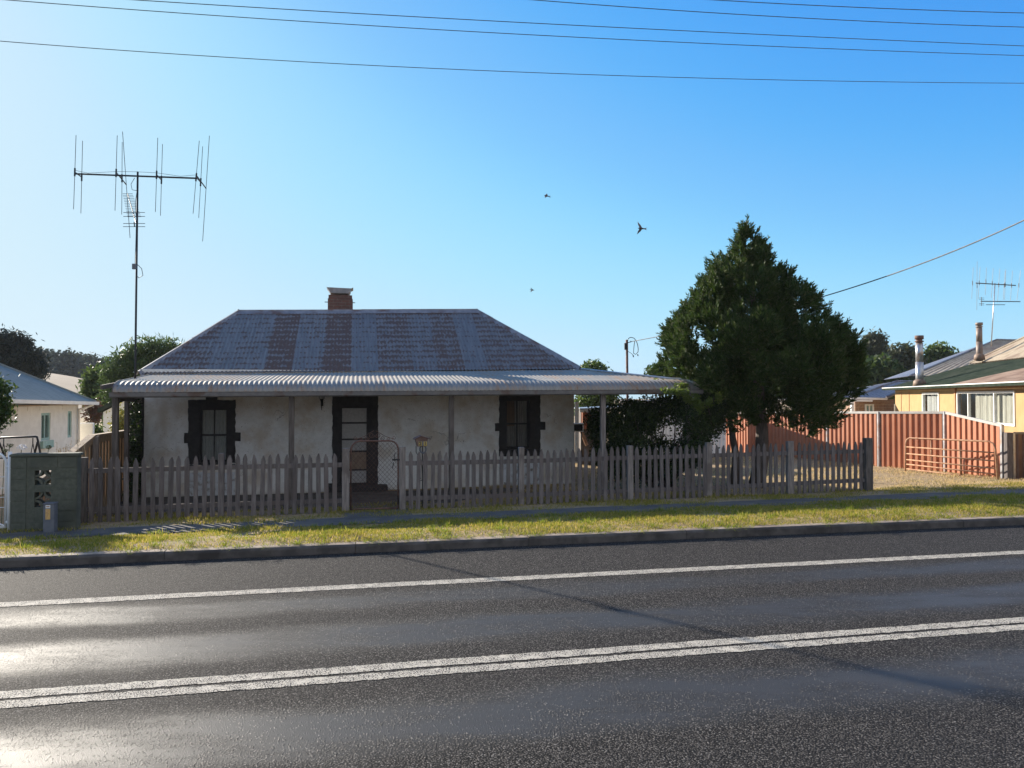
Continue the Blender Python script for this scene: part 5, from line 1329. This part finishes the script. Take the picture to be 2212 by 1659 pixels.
bird(1180.5, 423, 20, (-1, .2, .3), [((.02, .12, .11), 'birdwing'), ((-.06, -.12, -.10), 'birdwing')], 'dark swallow with wings folded close, highest of the three in the sky', .8)
bird(1150.5, 626.5, 30, (1, .1, -.1), [((-.10, .05, .13), 'bird'), ((-.12, -.05, -.12), 'birdwing')], 'tiny swallow low over the roof ridge, smallest of the three', .8)

# ------------------------------------------------------------------ left neighbour
NC = PY(169, 900, 24.0); NC.z = 0; vv = Vector((-st, ct, 0)); uu = Vector((ct, st, 0))
nh = thing('neighbour_house', 'pale rendered neighbour house with blue grey hipped roof at the left', 'house', (NC.x, NC.y, -.4))
def NP(l, o, z): p = NC - vv * l - uu * o; return Vector((p.x, p.y, z))   # l toward the street, o into the house
def nb(m, l0, l1, o0, o1, z0, z1): m.corners([NP(l0, o0, z0), NP(l1, o0, z0), NP(l1, o1, z0), NP(l0, o1, z0), NP(l0, o0, z1), NP(l1, o0, z1), NP(l1, o1, z1), NP(l0, o1, z1)])
def NW(px, py):
    d = ray(px, py); k = (NC - Vector((0, 0, EYE))).dot(uu) / d.dot(uu); return Vector((0, 0, EYE)) + d * k
def nl(px): return -(NW(px, 900) - NC).dot(vv)
a0, a1 = nl(109), nl(89); b0, b1 = nl(155), nl(146.5); zA = (NW(99, 951).z, NW(99, 892).z); zB = (NW(150, 945).z, NW(150, 888).z)
q = MB()
nb(q, 0, b0, 0, .2, -.6, 2.0); nb(q, b0, b1, 0, .2, -.6, zB[0]); nb(q, b0, b1, 0, .2, zB[1], 2.0); nb(q, b1, a0, 0, .2, -.6, 2.0); nb(q, a0, a1, 0, .2, -.6, zA[0]); nb(q, a0, a1, 0, .2, zA[1], 2.0); nb(q, a1, 9, 0, .2, -.6, 2.0)
nb(q, 0, .2, .202, 7, -.6, 2.0); nb(q, 8.8, 9, .202, 7, -.6, 2.0); q.build('wall', M['cream'], nh)
for (l0, l1, z0, z1, sill, mt) in ((a0, a1, zA[0], zA[1], True, 'greenpaint'), (b0, b1, zB[0], zB[1], False, 'greenpaint')):
    q = MB(); t = .07; nb(q, l0, l0 + t, .02, .1, z0, z1); nb(q, l1 - t, l1, .02, .1, z0, z1); nb(q, l0 + t, l1 - t, .02, .1, z1 - t, z1); nb(q, l0 + t, l1 - t, .02, .1, z0, z0 + t); nb(q, (l0 + l1) / 2 - .03, (l0 + l1) / 2 + .03, .03, .09, z0 + t, z1 - t)
    nw = q.build('window', M[mt], nh); q = MB(); nb(q, l0 + .03, l1 - .03, .06, .065, z0 + .03, z1 - .03); q.build('pane', M['glass'], nw)
    q = MB(); nb(q, l0, l1, .14, .15, z0, z1); q.build('curtain', M['curtain'], nw)
    if sill: q = MB(); nb(q, l0 - .06, l1 + .06, -.08, .0, z0 - .22, z0 - .01); q.build('sill', M['greenpaint'], nw)
for px in (25, 39, 61, 87, 136): q = MB(); l = nl(px + .5); nb(q, l - .06, l + .06, -.012, -.001, 1.72, 1.86); q.build('wall_vent', M['cream'], nh)
nC = PY(207, 868, 24.4)
def RP(l, o, z): p = nC - vv * l - uu * o; return Vector((p.x, p.y, z))
zR = nC.z + 1.98
osheet('roof', M['greyroof'], RP(0, 0, nC.z), RP(11, 0, nC.z + .18), RP(11, 3.5, zR), RP(3.5, 3.5, zR), .3, .008, nh)
osheet('roof', M['greyroof'], RP(0, 0, nC.z), RP(0, 8, nC.z), RP(3.5, 3.5, zR), RP(3.5, 3.5, zR), .3, .008, nh)
osheet('roof', M['greyroof'], RP(0, 7, nC.z), RP(11, 7, nC.z), RP(11, 3.5, zR), RP(3.5, 3.5, zR), .3, .008, nh)
q = MB(); q.tube([RP(0, 0, nC.z), RP(3.5, 3.5, zR)], .05, 6); q.build('hip_cap', M['greyroof'], nh)
q = MB(); q.bar(RP(0, -.05, nC.z - .05), RP(11, -.05, nC.z + .13), .11, .1); q.bar(RP(-.05, 0, nC.z - .05), RP(-.05, 7, nC.z - .05), .11, .1); q.build('gutter', M['cream'], nh)
q = MB(); nb(q, 0, 9, -.3, -.0, 1.86, 1.89); q.build('soffit', M['paling'], nh)
q = MB(); q.tube([NP(.12, -.06, -.5), NP(.12, -.06, 1.7), RP(.1, .05, nC.z - .1)], .04, 8); q.build('downpipe', M['cream'], nh, True)
ac = PY(183, 945, 24.6); acu = thing('air_conditioner', 'pale outdoor air conditioner unit at the far corner of the neighbour house', 'air conditioner', ac)
q = MB(); q.bx(ac + Vector((0, 0, .05)), (.52, .3, .86), R(20)); q.build('casing', M['cream'], acu, bevel=.02)
q = MB(); q.bx(ac + Vector((-.10, -.158, .07)), (.30, .02, .72), R(20)); gr = q.build('grille', M['black'], acu)
q = MB()
for i in range(6): q.bx(ac + Vector((-.10, -.172, -.24 + i * .125)), (.30, .008, .012), R(20))
for i in range(4): q.bx(ac + Vector((-.23 + i * .088, -.172 - .0 + (-.13 + i * .088) * .33, .07)), (.012, .008, .72), R(20))
q.build('fan_guard', M['cream'], acu)
q = MB(); q.tube([Vector((ac.x, ac.y, ac.z - .37)), Vector((ac.x, ac.y, -.5))], .12, 8); q.build('stand', M['kerb'], acu)
# green-roofed shed
gs = PY(255, 935, 30); gsh = thing('garden_shed', 'cream shed with dark green gable roof behind the paling fence', 'shed', gs)
p0, p1, p2 = PY(215, 890, 30), PY(292, 851, 30), PY(369, 890, 30)
q = MB(); zb = -.5; q.slab([Vector((p0.x + .15, 30, zb)), Vector((p2.x - .15, 30, zb)), Vector((p2.x - .15, 30, p2.z)), Vector((p1.x, 30, p1.z - .06)), Vector((p0.x + .15, 30, p0.z))], Vector((0, 4, 0))); q.build('wall', M['cream'], gsh)
q = MB()
for e in (p0, p2): q.slab([e + Vector((0, -.15, -.02)), Vector((p1.x, 29.85, p1.z)), Vector((p1.x, 29.85, p1.z + .16)), e + Vector((0, -.15, .13))], Vector((0, 4.3, 0)))
q.build('roof', M['greenroof'], gsh)
# swing frame
sw = thing('swing_frame', 'black steel garden swing frame without its seat behind the block wall', 'swing frame', PY(40, 1000, 14.5))
Ys = 14.6; q = MB(); q.tube([PY(-30, 975, Ys), PY(-4, 948, Ys), PY(3, 945.5, Ys), PY(76, 943, Ys), PY(80, 944, Ys), PY(82, 952, Ys), PY(92, 1005, Ys), PY(96, 1090, Ys)], .02, 8); q.tube([PY(81, 955, Ys), PY(70, 1000, Ys + .5), PY(62, 1070, Ys + .6)], .018, 8); q.tube([PY(-2, 955, Ys), PY(10, 985, Ys + .4), PY(22, 1060, Ys + .4)], .018, 8); q.build('frame', M['black'], sw, True)
q = MB()
for px in (8, 71): q.tube([PY(px, 946, Ys), PY(px, 957, Ys)], .01, 5); q.tube([PY(px, 957, Ys), PY(px - 5, 985, Ys)], .008, 5); q.tube([PY(px, 957, Ys), PY(px + 5, 985, Ys)], .008, 5)
q.tube([PY(-6, 990, Ys), PY(78, 988, Ys)], .012, 6); q.build('hanger', M['black'], sw)
# agapanthus heads and dry weeds
ag = []
for i, (px, py, r_, lab) in enumerate(((47, 966, .085, 'white agapanthus flower head on a tall stalk behind the block wall'), (21, 962, .06, 'faded seed head on a tall stalk left of the white agapanthus'), (11, 972, .05, 'small dried seed head lowest at the left edge'), (105, 966, .05, 'thin seed head on a stalk below the green window sill'))):
    Yf = 13.6; c = PY(px, py, Yf); g = thing('agapanthus', lab, 'flower', Vector((c.x, Yf, zg(*SWc(c)))), 'agapanthus stalks behind the block wall')
    q = MB(); q.tube([Vector((c.x - .05, Yf, zg(*SWc(c)))), Vector((c.x - .02, Yf, c.z - .2)), c], .006, 5); q.build('stalk', M['stalk'], g)
    n = 90 if i == 0 else 50; P = np.array(c)[None] + rdir(n) * r_ * rng.uniform(.5, 1, (n, 1)) * np.array((1, 1, .7)); A, B = leaves(P, .02, .5); quads('flower_head', P, A, B, M['flower'] if i == 0 else M['stalk'], g)
wd = PY(150, 985, 14.2); dw = thing('dry_weeds', 'tall pale dry weeds behind the right side of the block wall', 'weeds', Vector((wd.x, 14.2, zg(*SWc(wd)))))
q = MB(); Pp = []
for i in range(26):
    px = random.uniform(122, 182); py = random.uniform(948, 978) + abs(px - 150) * .1; t = PY(px, py, 14.2 + random.uniform(-.2, .2)); b0 = Vector((t.x + random.uniform(-.12, .12), t.y, zg(*SWc(t)))); q.tube([b0, b0.lerp(t, .6) + Vector((.02, 0, 0)), t], .0035, 4, cap=False)
    for k in range(10): Pp.append(t + Vector((random.gauss(0, .025), random.gauss(0, .025), random.uniform(-.16, .02))))
q.build('stalk_mass', M['straw'], dw); P = np.array([tuple(p) for p in Pp]); A, B = leaves(P, .012, .5); quads('seed_heads', P, A, B, M['straw'], dw)

# ------------------------------------------------------------------ trees
def pxblob(px, py, Y, rx_px, ry_px, depth=1.0): p = PY(px, py, Y); return (np.array(p), np.array((rx_px / F * Y, rx_px / F * Y * depth, ry_px / F * Y)))
def base_at(px, Y, z=-.3): p = PY(px, 900, Y); return (p.x, Y, z)
# dark pine at the left edge
tree('pine_tree', 'dark spreading pine rising behind the neighbour house roof', 'tree', base_at(20, 62), [pxblob(*b) for b in ((25, 745, 62, 34, 22), (60, 770, 62, 30, 20), (10, 735, 62, 22, 18), (30, 790, 62, 48, 22), (78, 795, 62, 20, 12), (-30, 760, 62, 40, 35), (50, 740, 62, 14, 16), (85, 808, 62, 14, 8), (-20, 800, 62, 50, 25))], 22000, .17, M['pine'], aspect=.25, trunk_r=.3)
# bright tree at the very left edge, near
tree('garden_tree', 'leafy garden tree reaching in from the left edge', 'tree', base_at(-95, 13.8), [pxblob(*b) for b in ((-32, 838, 13.8, 46, 26), (-26, 880, 13.8, 42, 36), (-14, 900, 13.8, 32, 26), (-60, 880, 13.8, 50, 40))], 6500, .05, M['deep'], trunk_r=.09)
# ridge gums
labs = ['leftmost gum on the dry ridge, half behind the dark pine', 'umbrella crowned gum on the ridge, second from the dark pine', 'tallest flat topped gum in the middle of the ridge row', 'slim gum right of the tallest ridge tree', 'small round gum between taller ridge trees', 'low broad gum on the right slope of the ridge', 'rightmost hazy gum low on the ridge behind the willow']
for (px, y0, y1, wd), lb_ in zip(((86, 763, 812, 15), (112, 766, 815, 17), (147, 766, 816, 18), (175, 772, 818, 15), (193, 777, 820, 13), (218, 782, 824, 20), (243, 790, 826, 15)), labs):
    Y = 196 + random.uniform(-12, 12); hy = y1 - y0
    bl = [pxblob(px + dx * wd, y0 + f * hy, Y, wd * r_, hy * .16) for dx, f, r_ in ((0, .14, .6), (-.5, .28, .5), (.5, .26, .5), (-.2, .42, .6), (.45, .5, .45), (-.5, .58, .4), (0, .68, .7), (.3, .85, .7), (-.3, .85, .7))]
    b = PY(px, y1, Y); tree('gum_tree', lb_, 'tree', (b.x, Y, hill_z(b.x, Y) - .3), bl, 2600, .6, M['gumfar'], 'gum trees along the dry ridge', trunk_r=.35, aspect=.5, clump=5)
tree('round_tree', 'round bright green tree at the foot of the dry hill', 'tree', base_at(202, 46), [pxblob(*b) for b in ((208, 818, 46, 16, 18), (202, 842, 46, 15, 20), (222, 832, 46, 16, 22), (212, 868, 46, 17, 18), (226, 862, 46, 18, 20))], 6000, .17, M['broad'], trunk_r=.2)
tree('willow_tree', 'tall feathery willow above the left end of the cottage roof', 'tree', base_at(300, 42), [pxblob(*b) for b in ((345, 752, 42, 34, 15), (310, 760, 42, 32, 18), (275, 778, 42, 28, 20), (370, 760, 42, 22, 14), (250, 800, 42, 25, 22), (290, 800, 42, 36, 26), (335, 790, 42, 42, 28), (245, 840, 42, 22, 34), (275, 850, 42, 25, 34))], 9000, .17, M['willow'], trunk_r=.25, aspect=.22, droop=.8)
for px, py, Y, rx, ry, mt, nm, lab in ((240, 905, 33, 13, 26, 'deep', 'shrub', 'dark green shrub between the neighbour house and the cream shed'), (262, 905, 27, 16, 26, 'yellowshrub', 'shrub', 'yellow flowering shrub before the cream shed'), (205, 935, 27, 10, 12, 'broad', 'shrub', 'small green shrub beside the air conditioner'), (202, 880, 36, 15, 13, 'redshrub', 'shrub', 'reddish shrub above the neighbour house corner')):
    tree(nm, lab, 'shrub', base_at(px, Y, -.35), [pxblob(px, py, Y, rx, ry), pxblob(px + rx * .5, py + ry * .6, Y, rx * .8, ry * .7), pxblob(px - rx * .5, py + ry * .7, Y, rx * .8, ry * .7), pxblob(px, py + ry * 1.6, Y, rx, ry)], 1500, .07, M[mt], trunk_r=.04)
tree('garden_tree', 'rounded tree top peeping above the verandah roof right of the ridge', 'tree', base_at(1285, 44), [pxblob(*b) for b in ((1283, 800, 44, 26, 14), (1270, 830, 44, 30, 22), (1300, 850, 44, 32, 30), (1265, 880, 44, 26, 20))], 4200, .15, M['broad'], trunk_r=.15)
tree('garden_tree', 'small tree top between the service pole and the cypress', 'tree', base_at(1425, 38), [pxblob(*b) for b in ((1425, 803, 38, 24, 10), (1408, 825, 38, 22, 14), (1440, 830, 38, 25, 18))], 2600, .11, M['deep'], trunk_r=.1)
# trees behind on the right
tree('gum_tree', 'grey green gum just right of the cypress', 'tree', base_at(1812, 62), [pxblob(*b) for b in ((1810, 742, 62, 22, 18), (1800, 770, 62, 30, 26), (1828, 770, 62, 16, 18), (1810, 820, 62, 34, 34))], 5200, .22, M['gum'], 'trees behind the apricot house', trunk_r=.25)
tree('gum_tree', 'tall gum with twin crowns, highest of the trees behind the fence', 'tree', base_at(1885, 66), [pxblob(*b) for b in ((1882, 735, 66, 11, 13), (1897, 738, 66, 11, 14), (1872, 760, 66, 14, 16), (1895, 765, 66, 22, 20), (1852, 775, 66, 14, 20), (1862, 800, 66, 24, 26), (1900, 800, 66, 26, 26), (1920, 780, 66, 13, 20), (1846, 760, 66, 8, 10))], 9000, .2, M['gum'], 'trees behind the apricot house', trunk_r=.3)
tree('broadleaf_tree', 'broad deep green tree in front of the tall gum', 'tree', base_at(1880, 54), [pxblob(*b) for b in ((1895, 800, 54, 26, 20), (1870, 820, 54, 30, 22), (1920, 815, 54, 30, 24), (1850, 845, 54, 26, 22), (1895, 845, 54, 34, 24), (1935, 840, 54, 26, 22))], 9000, .2, M['deep'], 'trees behind the apricot house', trunk_r=.25)
tree('broadleaf_tree', 'rounded tree left of the shiny flue', 'tree', base_at(1955, 60), [pxblob(*b) for b in ((1955, 765, 60, 22, 16), (1940, 785, 60, 22, 20), (1968, 785, 60, 20, 20), (1958, 815, 60, 34, 26))], 5200, .2, M['gum'], 'trees behind the apricot house', trunk_r=.22)
tree('broadleaf_tree', 'rounded tree right of the shiny flue', 'tree', base_at(2025, 64), [pxblob(*b) for b in ((2032, 765, 64, 22, 16), (2008, 775, 64, 14, 18), (2048, 778, 64, 18, 16), (2020, 800, 64, 30, 22), (2050, 805, 64, 24, 20))], 5200, .2, M['broad'], 'trees behind the apricot house', trunk_r=.22)

hz = bpy.data.materials.new('haze_air'); hz.use_nodes = True; hn = hz.node_tree
hn.nodes.remove(hn.nodes['Principled BSDF']); pv = hn.nodes.new('ShaderNodeVolumePrincipled'); pv.inputs['Color'].default_value = (.86, .92, 1, 1); pv.inputs['Density'].default_value = .00022; pv.inputs['Anisotropy'].default_value = 0
L(hn, pv.outputs[0], hn.nodes['Material Output'].inputs['Volume'])
q = MB(); q.corners([Vector((x, y, z)) for z in (-6.5, 24) for x, y in ((-320, -60), (320, -60), (320, 420), (-320, 420))])
HAZE = q.build('haze', hz); tag(HAZE, kind='stuff')
# ------------------------------------------------------------------ camera, light, world
cam = bpy.data.cameras.new('camera'); co = bpy.data.objects.new('camera', cam); COL.objects.link(co)
cam.sensor_width = 36; cam.lens = F / 2212 * 36; cam.clip_end = 4000; cam.clip_start = .05
co.location = (0, 0, EYE); co.rotation_euler = (R(90) + PITCH, 0, 0); SC.camera = co
AZ, EL = R(46.5), R(21.2)          # sun: left of the view direction, elevation
sun = bpy.data.lights.new('sun', 'SUN'); sun.energy = 5.0; sun.angle = R(.53); sun.color = (1, .91, .78)
so = bpy.data.objects.new('sun', sun); COL.objects.link(so)
sd = Vector((-math.sin(AZ) * math.cos(EL), math.cos(AZ) * math.cos(EL), math.sin(EL)))
so.rotation_euler = (-sd).to_track_quat('-Z', 'Y').to_euler(); so.location = sd * 50
wld = bpy.data.worlds.new('World'); SC.world = wld; wld.use_nodes = True
nt = wld.node_tree; bg = nt.nodes['Background']
sky = nt.nodes.new('ShaderNodeTexSky'); sky.sky_type = 'NISHITA'; sky.sun_disc = False
sky.sun_elevation = EL; sky.sun_rotation = -AZ; sky.altitude = 300; sky.air_density = 1.0; sky.dust_density = .6; sky.ozone_density = 2.2
SKY_S = .12; EXPO = 1.15
sc_ = nt.nodes.new('ShaderNodeVectorMath'); sc_.operation = 'SCALE'; sc_.inputs['Scale'].default_value = SKY_S / 2 * 1.12; L(nt, sky.outputs[0], sc_.inputs[0])
rc = nt.nodes.new('ShaderNodeRGBCurve'); L(nt, sc_.outputs[0], rc.inputs['Color'])
for ci, pts in enumerate((((0, 0), (.0765, .072), (.129, .198), (.231, .402), (.4, .55), (.6, .63), (1, .70)), ((0, 0), (.127, .352), (.196, .527), (.333, .768), (.5, .82), (1, .88)), ((0, 0), (.1, .5), (.2145, .896), (.312, .985), (.45, 1.0), (1, .97)))):
    cv = rc.mapping.curves[ci]
    cv.points[0].location = pts[0]; cv.points[-1].location = pts[-1]
    for p in pts[1:-1]: cv.points.new(*p)
rc.mapping.update()
sc2 = nt.nodes.new('ShaderNodeVectorMath'); sc2.operation = 'SCALE'; sc2.inputs['Scale'].default_value = 1 / SKY_S / 2 ** EXPO
# pale fill light added to the unseen sky behind the camera, for shaded fronts
tcw = nt.nodes.new('ShaderNodeTexCoord'); dt = nt.nodes.new('ShaderNodeVectorMath'); dt.operation = 'DOT_PRODUCT'; L(nt, tcw.outputs['Generated'], dt.inputs[0]); dt.inputs[1].default_value = Vector((.55, -.80, .1)).normalized()
pale = mixc(nt, ramp(nt, dt.outputs['Value'], -.1, .75), rc.outputs[0], (.66, .72, .83))
L(nt, pale, sc2.inputs[0])
L(nt, sc2.outputs[0], bg.inputs[0]); bg.inputs[1].default_value = SKY_S
SC.view_settings.view_transform = 'Standard'; SC.view_settings.look = 'None'; SC.view_settings.gamma = 1.0; SC.view_settings.exposure = EXPO
SC.cycles.max_bounces = 8; SC.cycles.transparent_max_bounces = 12
